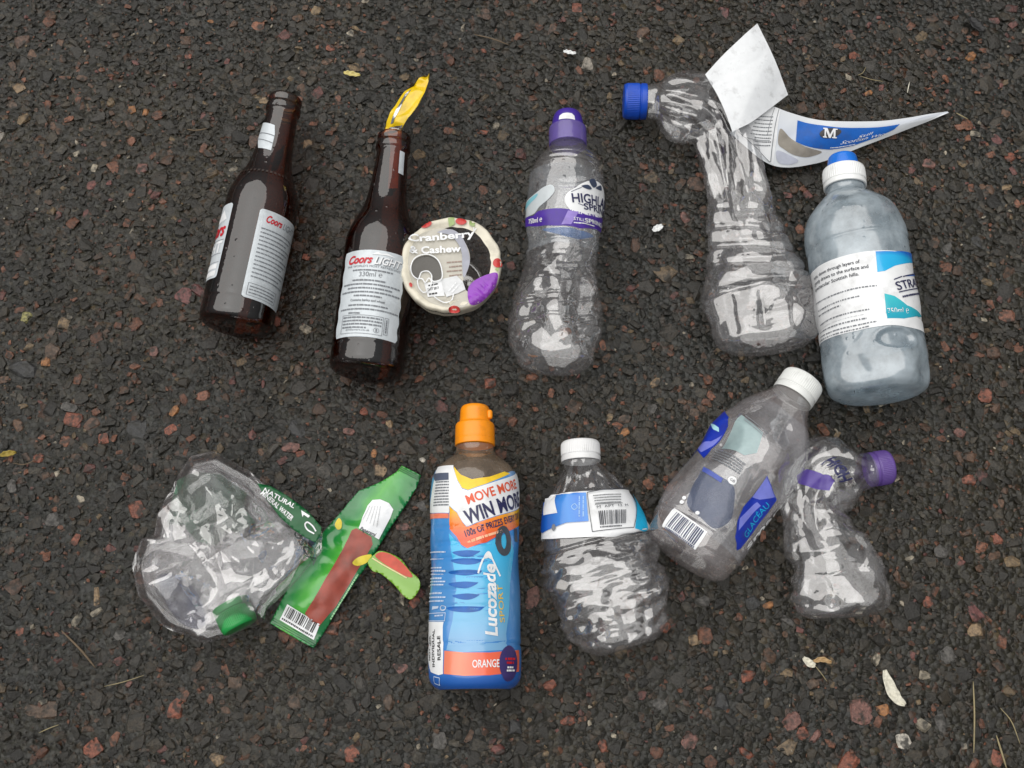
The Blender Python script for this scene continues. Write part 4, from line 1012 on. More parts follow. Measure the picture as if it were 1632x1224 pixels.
sS = Surf([PX(1401, 632, z), PX(1388, 540, z), PX(1370, 420, z), PX(1352, 330, z), PX(1347, 298, z)],
          [(0, 0), (0.001, 0.027), (0.01, 0.0345), (0.03, 0.0390), (0.06, 0.0408), (0.12, 0.0415), (0.74, 0.0415), (0.80, 0.0402), (0.855, 0.0360), (0.90, 0.0290), (0.94, 0.0212), (0.965, 0.0165), (1, 0.0155)], 0.0415, wx=[(0, 1), (1, 1)], wz=[(0, 0.96), (1, 0.98)], disp=dS)
sS.mesh("plastic_body", PET_BLUE, tS, 144, 220)
WAT = shell("dregs_of_water", (0.90, 0.95, 0.97), 1.4, 0.16, (0.62, 0.70, 0.74), 0.05)
cb, ct = PX(1347, 300, z), PX(1341, 240, z)
rg = axis_surf(cb, ct, [(0, 0.0165), (0.0003, 0.0178), (0.0036, 0.0179), (0.0038, 0.0170), (0.0048, 0.0170), (0.0050, 0.0178), (0.0165, 0.0174), (0.0180, 0.0160), (0.0183, 0.012)], 0.0175, disp=knurl(56, 0.00022, 0.32, 0.86))
cap = rg.mesh("cap_ring", ink("white_cap_plastic", (236, 238, 238), 0.35, 0.02), tS, 224, 60)
dm = axis_surf(along(cb, ct, 0.0175), ct, [(0, 0.0125), (0.0003, 0.0130), (0.009, 0.0122), (0.0125, 0.0105), (0.0130, 0.0002)], 0.0125)
dm.mesh("sip_lid", ink("bright_blue_cap_plastic", (22, 112, 214), 0.28, 0.06), cap, 64, 40)
aa = np.linspace(-0.072, 0.125, 110)
b0, b1 = sS.ab(1385, 523)[1], sS.ab(1372, 402)[1]; v0_, v1_ = b0 / sS.L, b1 / sS.L
P = np.vstack([sS.map(aa, np.full_like(aa, bb), 0.0004) for bb in np.linspace(b0, b1, 50)])
lb = mesh_obj("label", P, grid_faces(110, 50, False), WHITE, tS)
A_ = lambda f: sS.ab(*f)
ax = sS.ab(1396, 400)[0]
sB = ramp_print("label_blue_print", 1, [(b0, (20, 140, 220)), (b0 + 0.045, (24, 176, 232)), (b0 + 0.060, (30, 176, 232)), (b0 + 0.068, (30, 120, 210)), (b1, (26, 100, 200))])
Art(sS).poly([(1395, 401), (1425, 401), (1443, 408), (1450, 420), (1425, 424), (1410, 432), (1398, 434)]).emit("blue_sky_panel", sB, lb, 0.0006, cell=0.002)
sT = ramp_print("label_teal_print", 1, [(b0, (14, 150, 184)), (b0 + 0.03, (60, 196, 204))])
Art(sS).poly([(1409, 468), (1425, 472), (1445, 487), (1462, 506), (1440, 508), (1414, 508)]).emit("teal_hill_panel", sT, lb, 0.0006, cell=0.002)
Art(sS).text("STRATHMORE", (1430, 463), (1460, 458), 13, ref="STRAT", bold=0.01).line([(1424, 446), (1436, 441)], 1.6).line([(1438, 441), (1452, 438)], 1.6).line([(1432, 466), (1458, 461)], 1.6).dashes((1438, 475), (1458, 471), 3, seed=3, mean=1.0).emit("lettering", NAVY, lb, 0.0010)
Art(sS).poly([(1442, 441), (1450, 436), (1456, 441)]).emit("blue_mark", BLUE, lb, 0.0009)
Art(sS).text("750ml ℮", (1415, 500), (1447, 499), 8).emit("white_lettering", WHITE, lb, 0.0010)
ar = Art(sS)
ae = sS.ab(1372, 430)[0]; a0_ = -0.061
for k, (tx, da) in enumerate((("rains, down through layers of", 0.0), ("gently draws to the surface and", 0.006), ("spectacular Scottish hills.", -0.002))):
    ar.text(tx, (a0_, b1 - 0.0090 - k * 0.0052), (ae + da, b1 - 0.0090 - k * 0.0052), 0.0028, False, bold=0.012)
ar.emit("bold_lettering", INKD, lb, 0.0009)
for nm, rows in (("small_print", ((0.0305, 0.010), (0.0375, -0.004), (0.0415, -0.020))), ("small_print", ((0.0495, 0.002), (0.0530, -0.002), (0.0565, -0.001), (0.0605, 0.006), (0.0635, 0.0)))):
    ar = Art(sS)
    for k, (db, da) in enumerate(rows): ar.dashes((a0_ + (k % 2) * 0.001, b1 - db), (ae + da, b1 - db), 0.0011, False, seed=k + 7, mean=2.2, gap=0.6)
    ar.emit(nm, INKG, lb, 0.0009)

# ------------------------------------------------------------------ spring-water bottle with clear blue-printed label, white cap, lying aslant
z = 0.0375
tG = thing("water_bottle", "clear water bottle lying aslant, printed royal blue, with white bar code and white cap", "bottle", PX(1170, 760, 0), "plastic water bottles")
def dG(a, b, th, v):
    d = 0.0032 * facet(a, b, 53, 0.050) * sstep(0.02, 0.1, v) * (1 - sstep(0.9, 0.97, v))
    d = d + dent(a, b, 0.012, 0.128, 0.022, 0.026, 0.010, 0.5) + dent(a, b, -0.030, 0.088, 0.018, 0.022, 0.0075, -0.4) + dent(a, b, 0.020, 0.064, 0.022, 0.030, 0.006, 0.3) + dent(a, b, -0.02, 0.03, 0.026, 0.022, 0.005) + dent(a, b, 0.032, 0.1, 0.014, 0.025, 0.007)
    return d - 0.0012 * np.exp(-((v - 0.155) / 0.008) ** 2)
sG = Surf([PX(1087, 893, z), PX(1147, 802, z), PX(1208, 714, z), PX(1266, 628, z)],
          [(0, 0), (0.001, 0.020), (0.012, 0.0300), (0.04, 0.0352), (0.09, 0.0375), (0.16, 0.0392), (0.60, 0.0390), (0.70, 0.0380), (0.79, 0.0340), (0.87, 0.0265), (0.935, 0.0195), (0.975, 0.0165), (1, 0.0158)], 0.037, wz=[(0, 0.95), (1, 0.97)], disp=dG)
sG.mesh("plastic_body", PET_MIST, tG, 144, 220)
screw_cap("cap", PX(1262, 634, z), PX(1300, 578, z), 0.0175, 0.0195, ink("white_screw_cap_plastic", (226, 228, 226), 0.38, 0.02), tG)
lb = None
aa = np.linspace(-0.075, 0.075, 80)
P = np.vstack([sG.map(aa, np.full_like(aa, bb), 0.0004) for bb in np.linspace(0.020, 0.140, 60)])
lb = mesh_obj("label", P, grid_faces(80, 60, False), film("clear_label_film_dull", (214, 222, 232), 0.08, 0.12, var=0.06, scale=30), tG)
Art(sG).poly([(1150, 653), (1158, 656), (1162, 666), (1161, 680), (1150, 700), (1134, 716), (1122, 731), (1110, 715), (1100, 728), (1078, 756), (1060, 778), (1052, 780), (1080, 740), (1110, 695), (1136, 664)]).emit("blue_edge_panel", ROYAL, lb, 0.0006, cell=0.002)
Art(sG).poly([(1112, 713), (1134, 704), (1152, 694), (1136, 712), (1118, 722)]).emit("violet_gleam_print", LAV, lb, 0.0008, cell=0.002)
Art(sG).poly([(1222, 758), (1229, 776), (1237, 796), (1222, 818), (1198, 850), (1174, 878), (1171, 856), (1175, 830), (1184, 808), (1204, 786)]).emit("blue_panel", ROYAL, lb, 0.0006, cell=0.002)
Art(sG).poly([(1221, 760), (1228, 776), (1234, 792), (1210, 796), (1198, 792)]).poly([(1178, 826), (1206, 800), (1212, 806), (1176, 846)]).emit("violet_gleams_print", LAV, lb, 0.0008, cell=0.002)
Art(sG).text("GLACÉAU", (1189, 858), (1226, 806), 9).emit("cyan_lettering", CYAN, lb, 0.0010)
Art(sG).text("smart", (1190, 876), (1245, 800), 12, bold=0.02).emit("white_lettering", WHITE, lb, 0.0010)
Art(sG).text("water", (1103, 718), (1152, 662), 10).emit("white_lettering", WHITE, lb, 0.0010)
Art(sG).text("smart", (1058, 779), (1094, 736), 10, bold=0.04).emit("blue_lettering", ROYAL, lb, 0.0011)
Art(sG).poly([(1137, 678), (1147, 682), (1147, 689), (1138, 685)]).emit("pale_drop", ink("pale_cyan_print", (170, 220, 236), 0.3), lb, 0.0010)
bc = Art(sG).poly([(1075, 811), (1127, 848), (1108, 876), (1056, 839)]).emit("bar_code_panel", WHITE, lb, 0.0007, cell=0.002)
Art(sG).bars([(1062, 838), (1106, 869), (1122, 847), (1079, 817)], 20, 3).dashes((1060, 842), (1105, 873), 2.5, seed=8, mean=0.4).emit("bars", ink("bar_blue_print", (54, 62, 96), 0.4), lb, 0.0010, cell=0.003)
Art(sG).poly([(1122, 746), (1146, 758), (1168, 774), (1170, 796), (1164, 828), (1140, 842), (1118, 826), (1096, 806), (1100, 784), (1112, 762)], smooth=True).emit("mountain_picture", film("slate_blue_film", (96, 108, 136), 0.50), lb, 0.0006, cell=0.003)
Art(sG).poly([(1122, 745), (1152, 763), (1149, 770), (1120, 752)]).emit("heading_strip", ink("mid_blue_print", (70, 88, 170), 0.35), lb, 0.0009, cell=0.002)
Art(sG).poly([(1182, 662), (1216, 690), (1206, 722), (1186, 726), (1150, 716), (1166, 688)]).emit("pale_panel", film("pale_blue_green_film", (186, 214, 216), 0.5), lb, 0.0006, cell=0.003)
ar = Art(sG)
for k in range(5): ar.dashes((1142 - k * 2.2, 718 + k * 3.6), (1187 - k * 2.2, 742 + k * 3.6), 2.2, seed=k, mean=2.0)
ar.emit("small_print", INKG, lb, 0.0009); ar = Art(sG)
for k in range(3): ar.dashes((1188 - k * 1.5, 664 + k * 3.2), (1222 - k * 1.5, 692 + k * 3.2), 1.4, seed=9 + k, mean=2.0)
ar.emit("small_print", INKG, lb, 0.0009)
p = sG.ab(1167, 766); q_ = np.linspace(0, 2 * math.pi, 20)[:-1]
Art(sG).ellipse(p[0], p[1], 0.0030, 0.0030).emit("round_mark", WHITE, lb, 0.0009)
Art(sG).text("GB", tuple(p - np.array((0.0017, 0.0009))), tuple(p + np.array((0.0017, -0.0009))), 0.002, px=False).emit("mark_lettering", INKD, lb, 0.0012)
for x, y in ((1091, 794), (1087, 801), (1112, 818)):
    p = sG.ab(x, y); Art(sG).ellipse(p[0], p[1], 0.0017, 0.0015).emit("white_dot", WHITE, lb, 0.0009)
# ------------------------------------------------------------------ twisted bottle with a blue cap and its label hanging off
tT = thing("water_bottle", "large clear water bottle twisted over at the waist, with a blue cap", "bottle", PX(1190, 380, 0), "plastic water bottles")
def dT(a, b, th, v):
    up = sstep(0.42, 0.55, v) * (1 - sstep(0.93, 0.98, v))
    lo = (1 - sstep(0.42, 0.5, v)) * sstep(0.01, 0.05, v)
    vv = v + 0.02 * np.sin(th * 1.3 + 0.4)
    d = ribs(vv, (0.44, 0.375, 0.31, 0.245), 0.010, 0.0028) * lo + ribs(v, (0.165,), 0.009, 0.003)
    for t0 in (-0.75, -0.15, 0.42): d = d - 0.0030 * np.exp(-((th - t0 - 0.3 * v) / 0.07) ** 2) * (1 - sstep(0.13, 0.17, v)) * sstep(0.02, 0.05, v)
    d = d + 0.0075 * facet(a * 1.9, b * 0.62, 61, 0.026) * up + 0.0018 * facet(a, b, 63, 0.013) * up + 0.0038 * facet(a, b, 67, 0.030) * lo + 0.0008 * facet(a, b, 66, 0.010) * lo
    return d + dent(a, b, 0.0, 0.02, 0.02, 0.014, 0.006) + dent(a, b, 0.02, 0.05, 0.016, 0.03, 0.005) + dent(a, b, -0.005, 0.145, 0.012, 0.045, 0.011, -0.12) + dent(a, b, 0.01, 0.228, 0.012, 0.02, 0.009, 0.5)
sT_ = Surf([PX(1224, 556, .031), PX(1214, 500, .030), PX(1194, 400, .026), PX(1176, 315, .022), PX(1162, 250, .022), PX(1148, 212, .022), PX(1122, 180, .026), PX(1085, 166, .028), PX(1052, 162, .024), PX(1030, 162, .021)],
           [(0, 0), (0.001, 0.026), (0.01, 0.036), (0.035, 0.0440), (0.07, 0.0470), (0.14, 0.0465), (0.33, 0.0360), (0.45, 0.0295), (0.54, 0.0262), (0.63, 0.0262), (0.70, 0.0268), (0.745, 0.0250), (0.80, 0.0325), (0.88, 0.0310), (0.935, 0.0245), (0.965, 0.0165), (1, 0.0145)], 0.036,
           wz=[(0, 0.62), (0.3, 0.62), (0.52, 0.62), (0.7, 0.62), (0.75, 0.7), (0.9, 0.85), (1, 1)], disp=dT)
sT_.mesh("plastic_body", PET, tT, 160, 360)
screw_cap("cap", PX(1030, 162, .021), PX(980, 161, .0205), 0.0158, 0.0205, ink("blue_cap_plastic", (16, 74, 186), 0.35, 0.06), tT)
# the loosened paper label: a blank white back, and the printed side trailing to the right
ws = Strip([PX(1124, 118, .046), PX(1150, 90, .054), PX(1180, 62, .060), PX(1207, 37, .062)], [PX(1167, 211, .044), PX(1196, 196, .046), PX(1228, 172, .044), PX(1256, 151, .040)],
           bulge=lambda u, v: 0.006 * np.sin(v * math.pi) * (1 - 0.4 * u) + 0.0016 * facet(u * 0.07, v * 0.06, 71, 0.035))
n_ = 40
wb = ws.mesh("label_back", PAPERW, tT, 50, 40)
ps = Strip([PX(1219, 163, .040), PX(1262, 180, .034), PX(1322, 193, .026), PX(1392, 193, .018), PX(1450, 187, .010), PX(1511, 177, .0035)],
           [PX(1163, 212, .036), PX(1230, 263, .018), PX(1300, 260, .012), PX(1382, 231, .010), PX(1452, 204, .006), PX(1512, 180, .0030)],
           bulge=lambda u, v: 0.004 * np.sin(v * math.pi) * np.sin(u * math.pi) + 0.0009 * crinkle(u * 0.18, v * 0.04, 73, 0.04, 4))
pl = ps.mesh("label", ramp_print("label_silver_white_print", 1, [(0, (222, 226, 230)), (0.02, (206, 212, 222)), (0.04, (228, 232, 236))]), tT, 120, 40)
uvl = pl.data.uv_layers.new(name="UVMap"); co = np.zeros(len(pl.data.loops), int); pl.data.loops.foreach_get('vertex_index', co)
A_, B_ = np.meshgrid(np.linspace(0, ps.Lu, 120), np.linspace(0, ps.Lv, 40)); uvl.data.foreach_set('uv', np.stack([A_.ravel(), B_.ravel()], 1)[co].ravel())
Art(ps).poly([(1222, 166), (1244, 174), (1238, 220), (1232, 262), (1215, 250), (1196, 228), (1172, 213)]).emit("text_panel", WHITE, pl, 0.0004, cell=0.003)
ar = Art(ps).line([(1241, 174), (1228, 258)], 1.2).line([(1234, 172), (1222, 216)], 0.9).line([(1184, 218), (1226, 224)], 0.9).line([(1176, 210), (1208, 238), (1226, 258)], 1.0)
for k in range(9): ar.dashes((1206 - k * 2.0 + (k > 5) * 8, 184 + k * 5.6), (1232 - k * 0.6, 186 + k * 5.6), 1.8, seed=k, mean=1.6)
ar.emit("small_print", INKG, pl, 0.0008)
Art(ps).poly([(1244, 205), (1262, 222), (1284, 234), (1310, 242), (1290, 250), (1268, 248), (1250, 238), (1240, 228)], smooth=True).emit("hill_print", ink("grey_hill_print", (150, 144, 134), 0.35, 0.12), pl, 0.0004, cell=0.003)
Art(ps).poly([(1238, 240), (1256, 246), (1272, 256), (1258, 262), (1240, 258)], smooth=True).emit("loch_print", ink("grey_violet_print", (190, 194, 208), 0.35, 0.1), pl, 0.0006, cell=0.003)
bl = Art(ps).poly([(1271, 192), (1310, 200), (1370, 204), (1434, 198), (1424, 206), (1400, 218), (1360, 232), (1322, 238), (1290, 234), (1268, 226)]).emit("blue_panel", BLUE, pl, 0.0005, cell=0.003)
p = ps.ab(1322, 212)
Art(ps).ellipse(p[0], p[1], 0.0088, 0.0062).emit("oval_mark", ink("charcoal_print", (70, 68, 70), 0.35), pl, 0.0009)
SER = [(0, 0), (.30, 0), (.30, .12), (.22, .12), (.22, .72), (.44, .0), (.56, 0), (.78, .72), (.78, .12), (.70, .12), (.70, 0), (1.06, 0), (1.06, .12), (.96, .12), (.96, .88), (1.06, .88), (1.06, 1), (.76, 1), (.53, .34), (.30, 1), (0, 1), (0, .88), (.09, .88), (.09, .12), (0, .12)]
px0 = np.array((1310.5, 219.0)); ux, uy = np.array((22.0, 1.5)), np.array((1.0, -14.5))
Art(ps).poly([tuple(px0 + ux * x / 1.06 + uy * y) for x, y in SER]).emit("letter", WHITE, pl, 0.0013)
# lettering set on the photograph's own baseline, whichever way the sheet's coordinates run
class Flip(Lookup):
    def __init__(self, s): self.s = s
    def map(self, a, b, off): return self.s.map(a, self.s.Lv - np.asarray(b), off)
    def ab(self, px, py):
        q = self.s.ab(px, py); return np.array((q[0], self.s.Lv - q[1]))
pf = Flip(ps)
Art(pf).text("Still", (1366, 221), (1391, 213), 8, shear=0.3).emit("white_lettering", WHITE, pl, 0.0011)
Art(pf).text("Scottish Water", (1337, 230), (1418, 212), 8, shear=0.3).dashes((1322, 236), (1362, 230), 1.6, seed=4).emit("white_lettering", WHITE, pl, 0.0011)

# ------------------------------------------------------------------ small clear bottle with a blue and white label and a bar code
tM = thing("water_bottle", "small crushed clear water bottle with blue and white label, bar code and white cap", "bottle", PX(955, 900, 0), "plastic water bottles")
def dM(a, b, th, v):
    lo = (1 - sstep(0.50, 0.56, v)) * sstep(0.02, 0.07, v)
    up = sstep(0.76, 0.80, v) * (1 - sstep(0.93, 0.98, v))
    d = (0.0010 * tri((b + 0.003 * np.sin(a * 90) + 0.002 * np.sin(a * 210 + b * 80)) / 0.0135) + 0.0038 * facet(a, b, 81, 0.028) + 0.0017 * facet(a * 0.6, b * 1.5, 83, 0.011) + 0.0005 * facet(a, b, 85, 0.007)) * lo
    d = d + up * (0.0036 * facet(a * 1.6, b * 0.7, 87, 0.016) + 0.0008 * facet(a, b, 89, 0.008)) + 0.0004 * crinkle(a, b, 90, 0.04, 4)
    for t0 in (-0.5, 0.0, 0.5): d = d - 0.0035 * np.exp(-((th - t0) / 0.10) ** 2) * (1 - sstep(0.12, 0.22, v)) * sstep(0.02, 0.05, v)
    return d + ribs(v, (0.545,), 0.008, 0.002)
sM = Surf([PX(1001, 1034, .026), PX(986, 985, .027), PX(962, 905, .028), PX(944, 835, .029), PX(932, 772, .027), PX(926, 733, .024)],
          [(0, 0), (0.001, 0.018), (0.015, 0.026), (0.06, 0.0330), (0.14, 0.0385), (0.28, 0.0440), (0.40, 0.0455), (0.52, 0.0435), (0.60, 0.0410), (0.70, 0.0375), (0.77, 0.0340), (0.85, 0.0255), (0.92, 0.0185), (0.96, 0.0150), (1, 0.0142)], 0.040,
          wz=[(0, 0.8), (0.25, 0.62), (0.6, 0.66), (0.8, 0.8), (1, 1)], disp=dM)
sM.mesh("plastic_body", PET, tM, 160, 300)
screw_cap("cap", PX(926, 736, .0245), PX(923, 670, .0245), 0.0158, 0.0165, ink("white_small_cap_plastic", (228, 229, 230), 0.38, 0.02), tM)
bT, bB_ = [sM.ab(*q) for q in ((878, 790), (905, 785), (940, 783), (975, 781), (1006, 780))], [sM.ab(*q) for q in ((868, 859), (900, 858), (945, 856), (985, 853), (1022, 849))]
aa = np.linspace(-0.078, 0.082, 100)
it = lambda M: np.interp(aa, [m[0] for m in M], [m[1] for m in M])
t1, t0 = it(bT), it(bB_)
P = np.vstack([sM.map(aa, t0 + (t1 - t0) * q, 0.0004 + 0.0014 * (1 - q) ** 3) for q in np.linspace(0, 1, 40)])
lb = mesh_obj("label", P, grid_faces(100, 40, False), WHITE, tM)
MB = ramp_print("label_mid_blue_print", 0, [(-0.05, (30, 88, 184)), (-0.02, (60, 140, 222)), (-0.01, (40, 120, 214)), (0.0, (70, 150, 226))])
Art(sM).poly([(872, 802), (890, 791), (905, 789), (934, 787), (938, 831), (905, 833), (868, 850), (864, 846), (868, 820)]).emit("blue_panel", MB, lb, 0.0019, cell=0.002)
Art(sM).poly([(874, 797), (889, 793), (891, 818), (870, 822)]).emit("white_square", WHITE, lb, 0.0022, cell=0.002)
Art(sM).poly([(1007, 785), (1012, 786), (1022, 820), (1026, 846), (1010, 843)]).emit("cyan_panel", CYAN, lb, 0.0019, cell=0.002)
ar = Art(sM).line([(936, 787), (1003, 784), (1008, 842), (944, 848)], 0.9, closed=True).bars([(956, 837), (996, 835), (996, 813), (953, 815)], 24, 5).dashes((956, 842), (990, 840), 2.0, seed=2, mean=0.4)
ar.text("M  APT  12  M", (951, 811), (999, 808), 3.6)
for k in range(4): ar.dashes((945 + k, 792 + k * 4), (988, 790 + k * 4), 1.2, seed=k, mean=1.5)
ar.line([(948, 805), (990, 803)], 0.8)
ar.emit("bar_code_print", INKD, lb, 0.0021)
Art(sM).dashes((925, 824), (925, 792), 2.0, seed=1).dashes((931, 824), (931, 792), 2.0, seed=2).line([tuple(q) for q in catmull([(912, 808), (917, 804), (921, 809), (916, 813)], 4, True)], 1.2, closed=True).emit("pale_print", ink("pale_blue_small_print", (150, 192, 236), 0.4), lb, 0.0022)
p = sM.ab(885, 841); Art(sM).ellipse(p[0], p[1], 0.0022, 0.0022).emit("smudge", INKG, lb, 0.0022)

# ------------------------------------------------------------------ small crushed bottle, folded, purple cap
tC = thing("water_bottle", "small crushed clear bottle folded at the neck, purple cap pointing right", "bottle", PX(1320, 860, 0), "plastic water bottles")
def dC(a, b, th, v):
    m = sstep(0.02, 0.07, v) * (1 - sstep(0.93, 0.98, v))
    d = 0.0085 * facet(a, b, 91, 0.034) * m + 0.0024 * facet(a, b, 93, 0.015) * m + 0.0006 * facet(a, b, 94, 0.008) * m
    return d + dent(a, b, 0.022, 0.035, 0.022, 0.024, 0.009, 0.4) + dent(a, b, -0.005, 0.075, 0.012, 0.05, 0.006) + dent(a, b, 0.030, 0.098, 0.022, 0.022, 0.016)
sC = Surf([PX(1338, 986, .023), PX(1331, 930, .024), PX(1304, 850, .022), PX(1299, 800, .022), PX(1308, 760, .024), PX(1345, 756, .024), PX(1388, 749, .020)],
          [(0, 0), (0.001, 0.016), (0.012, 0.026), (0.05, 0.0350), (0.13, 0.0415), (0.22, 0.0410), (0.32, 0.0325), (0.42, 0.0290), (0.55, 0.0280), (0.66, 0.0270), (0.76, 0.0300), (0.85, 0.0280), (0.91, 0.0215), (0.95, 0.0160), (1, 0.0140)], 0.030,
          wz=[(0, 0.62), (0.4, 0.66), (0.7, 0.75), (1, 1)], disp=dC)
sC.mesh("plastic_body", PET, tC, 150, 300)
ccap, _ = screw_cap("cap", PX(1385, 749, .0205), PX(1440, 740, .019), 0.0140, 0.0175, shell("violet_cap_plastic", (0.35, 0.25, 0.62), 1.7, 0.86, (0.20, 0.11, 0.46), 0.25, mist=0.08), tC)
lb = Art(sC).poly([(1270, 758), (1285, 748), (1312, 756), (1330, 768), (1322, 782), (1296, 778), (1272, 770)]).emit("violet_label", film("violet_label_film", (96, 74, 168), 0.72), tC, 0.0008, cell=0.002)
cl = Art(sC).text("HIGH", (1308, 742), (1338, 768), 15, bold=0.02)
cl.dashes((1318, 736), (1344, 758), 4, seed=3, mean=0.8).emit("lettering", NAVY, tC, 0.0014)

# ------------------------------------------------------------------ flattened, crumpled bottle with a green cap and green label
tK = thing("water_bottle", "badly crumpled clear bottle with a green label edge and green cap", "bottle", PX(355, 885, 0), "plastic water bottles")
OUT = [(338, 720), (376, 742), (406, 762), (436, 790), (508, 848), (504, 880), (470, 922), (424, 968), (418, 986), (372, 1006), (324, 1022), (262, 994), (222, 950), (212, 900), (226, 858), (246, 854), (252, 822), (280, 764), (302, 728)]
O3 = np.array([PX(x0 + (x1 - x0) * k / 8, y0 + (y1 - y0) * k / 8, 0.014) for (x0, y0), (x1, y1) in zip(OUT, OUT[1:] + OUT[:1]) for k in range(8)])
oc = PX(352, 880, 0.014)
oa = np.arctan2(O3[:, 1] - oc[1], O3[:, 0] - oc[0]); orr = np.hypot(O3[:, 0] - oc[0], O3[:, 1] - oc[1])
k_ = np.argsort(oa); oa, orr = oa[k_], orr[k_]
oa3, or3 = np.r_[oa - 2 * math.pi, oa, oa + 2 * math.pi], np.r_[orr, orr, orr]
rad = lambda an: 1.03 * np.interp(an, oa3, or3) * (1 + 0.012 * tri(wob(an, 5, 4)))
def k_top(x, y, H=0.046, seed=101, amp=1.0):
    an = np.arctan2(y - oc[1], x - oc[0]); q = np.clip(np.hypot(x - oc[0], y - oc[1]) / rad(an), 0, 1)
    dome = (1 - q ** 4.0) ** 0.9
    X, Y = x - oc[0], y - oc[1]
    edge = sstep(-0.01, 0.05, 1 - q)
    fold = 0.010 * tri((X * 0.8 + Y * 0.6) / 0.075 + 0.2) + 0.008 * tri((X * -0.5 + Y * 0.85) / 0.06 + 0.55)
    kc = PX(376, 968, 0.02); edge = edge * (1 - 0.7 * np.exp(-((x - kc[0]) ** 2 + (y - kc[1]) ** 2) / 0.018 ** 2))
    return 0.009 + 0.013 * np.exp(-((x - kc[0]) ** 2 + (y - kc[1]) ** 2) / 0.020 ** 2) * sstep(0, 0.1, 1 - q) + (H - 0.013) * dome * 0.75 + edge * amp * (fold + 0.0120 * facet(X, Y, seed, 0.038) + 0.0055 * facet(X, Y, seed + 2, 0.019) + 0.0016 * facet(X, Y, seed + 4, 0.0085))
def pillow(H, seed, sc, lowz, amp):
    nu_, nr = 200, 90
    vs_, fs = [], []
    TH_, Q = np.meshgrid(np.linspace(-math.pi, math.pi, nu_, endpoint=False), np.linspace(1.0, 0.004, nr))
    R_ = rad(TH_) * Q * sc; X = oc[0] + R_ * np.cos(TH_); Y = oc[1] + R_ * np.sin(TH_)
    Zt = np.maximum(k_top(X.ravel(), Y.ravel(), H, seed, amp), 0.004).reshape(X.shape)
    Zb = lowz + 0.0045 * (1 - Q) ** 0.6 * (0.6 + 0.4 * crinkle(X, Y, seed + 9, 0.03, 5))
    Zb = np.where(Q > 0.93, Zb + (0.009 - Zb) * sstep(0.93, 1.0, Q), Zb)
    Zt[0] = Zb[0] = 0.0095
    top = np.stack([X, Y, Zt], -1).reshape(-1, 3); bot = np.stack([X, Y, np.minimum(Zb, Zt - 0.0005)], -1).reshape(-1, 3)
    f = grid_faces(nu_, nr, True); n0 = len(top)
    return np.vstack([top, bot]), f + [tuple(i + n0 for i in q[::-1]) for q in f]
v_, f_ = pillow(0.052, 101, 1.0, 0.0018, 1.0)
kb = mesh_obj("plastic_body", v_, f_, PET_DRY, tK)
v_, f_ = pillow(0.040, 141, 0.86, 0.0035, 0.8)
v_[:, 2] *= 0.72; v_[:, 2] += 0.002
mesh_obj("inner_fold", v_, f_, PET_DRY, kb)
KF = Field(lambda x, y: k_top(x, y, 0.052, 101, 1.0))
KL = Field(lambda x, y: 0.0035 + 0.002 * crinkle(x, y, 77, 0.03, 4))
KR = Field(lambda x, y: np.maximum(0.012, 0.024 + 0.0018 * crinkle(x, y, 79, 0.03, 4)))
gl_ = Art(KR).poly([(412, 772), (432, 776), (460, 792), (492, 816), (514, 842), (512, 856), (504, 866), (488, 858), (470, 846), (448, 826), (428, 800)]).emit("green_label", GREEN, tK, 0.0045, cell=0.003, thick=0.0003)
Art(KR).text("NATURAL", (421, 785), (470, 812), 6.5, bold=0.02).text("MINERAL WATER", (417, 789), (466, 832), 7, bold=0.02).emit("lettering", WHITE, gl_, 0.0052)
q_ = catmull([(505, 848), (500, 840), (492, 834), (488, 838), (492, 846), (502, 852)], 5)
Art(KR).line([tuple(q) for q in q_], 2.2).poly([(482, 815), (496, 824), (493, 827), (486, 822), (484, 826)]).emit("emblem", WHITE, gl_, 0.0052)
Art(KL).poly([(288, 770), (318, 756), (356, 760), (398, 790), (392, 812), (412, 836), (384, 852), (366, 846), (350, 872), (318, 866), (300, 842), (272, 838), (280, 800)]).emit("inner_green_label", film("faded_green_film", (58, 112, 82), 0.55, var=0.40, scale=48), kb, 0.010, cell=0.004)
Art(KL).poly([(258, 925), (290, 920), (322, 950), (336, 990), (318, 1004), (285, 985)], smooth=True).emit("inner_blue_print", film("navy_print_film", (40, 66, 120), 0.42, var=0.4, scale=48), kb, 0.012, cell=0.004)
Art(KF).text("OSCA", (468, 848), (500, 902), 9, bold=0.02).emit("faint_lettering", film("smoky_print_film", (70, 84, 84), 0.6), kb, 0.0014)
GC = ink("green_cap_plastic", (34, 150, 72), 0.32, 0.06)
screw_cap("cap", PX(366, 962, .0160), PX(390, 1014, .0155), 0.0145, 0.0210, GC, tK)

# ------------------------------------------------------------------ flat green snack stick wrapper
tW = thing("snack_wrapper", "flat green snack stick wrapper with white panel and bar code", "wrapper", PX(555, 890, 0))
wa, wb_ = PX(468, 1010, 0), PX(655, 750, 0); wd_ = norm((wb_ - wa)[:2]); wn_ = np.array((-wd_[1], wd_[0])); wlen = np.linalg.norm((wb_ - wa)[:2])
def w_h(x, y):
    s = (x - wa[0]) * wd_[0] + (y - wa[1]) * wd_[1]; t = (x - wa[0]) * wn_[0] + (y - wa[1]) * wn_[1]
    puff = np.clip(s / 0.02, 0, 1) * np.clip((wlen - s) / 0.025, 0, 1) * np.exp(-(t / 0.016) ** 2)
    return 0.0032 + 0.0065 * puff + (0.0030 * facet(s, t, 111, 0.022) + 0.0010 * facet(s, t, 113, 0.009)) * np.clip(s / 0.012, 0, 1) + 0.0012 * np.sin(s * 40) + 0.0004 * tri(s / 0.0022) * (s < 0.008)
WF = Field(w_h)
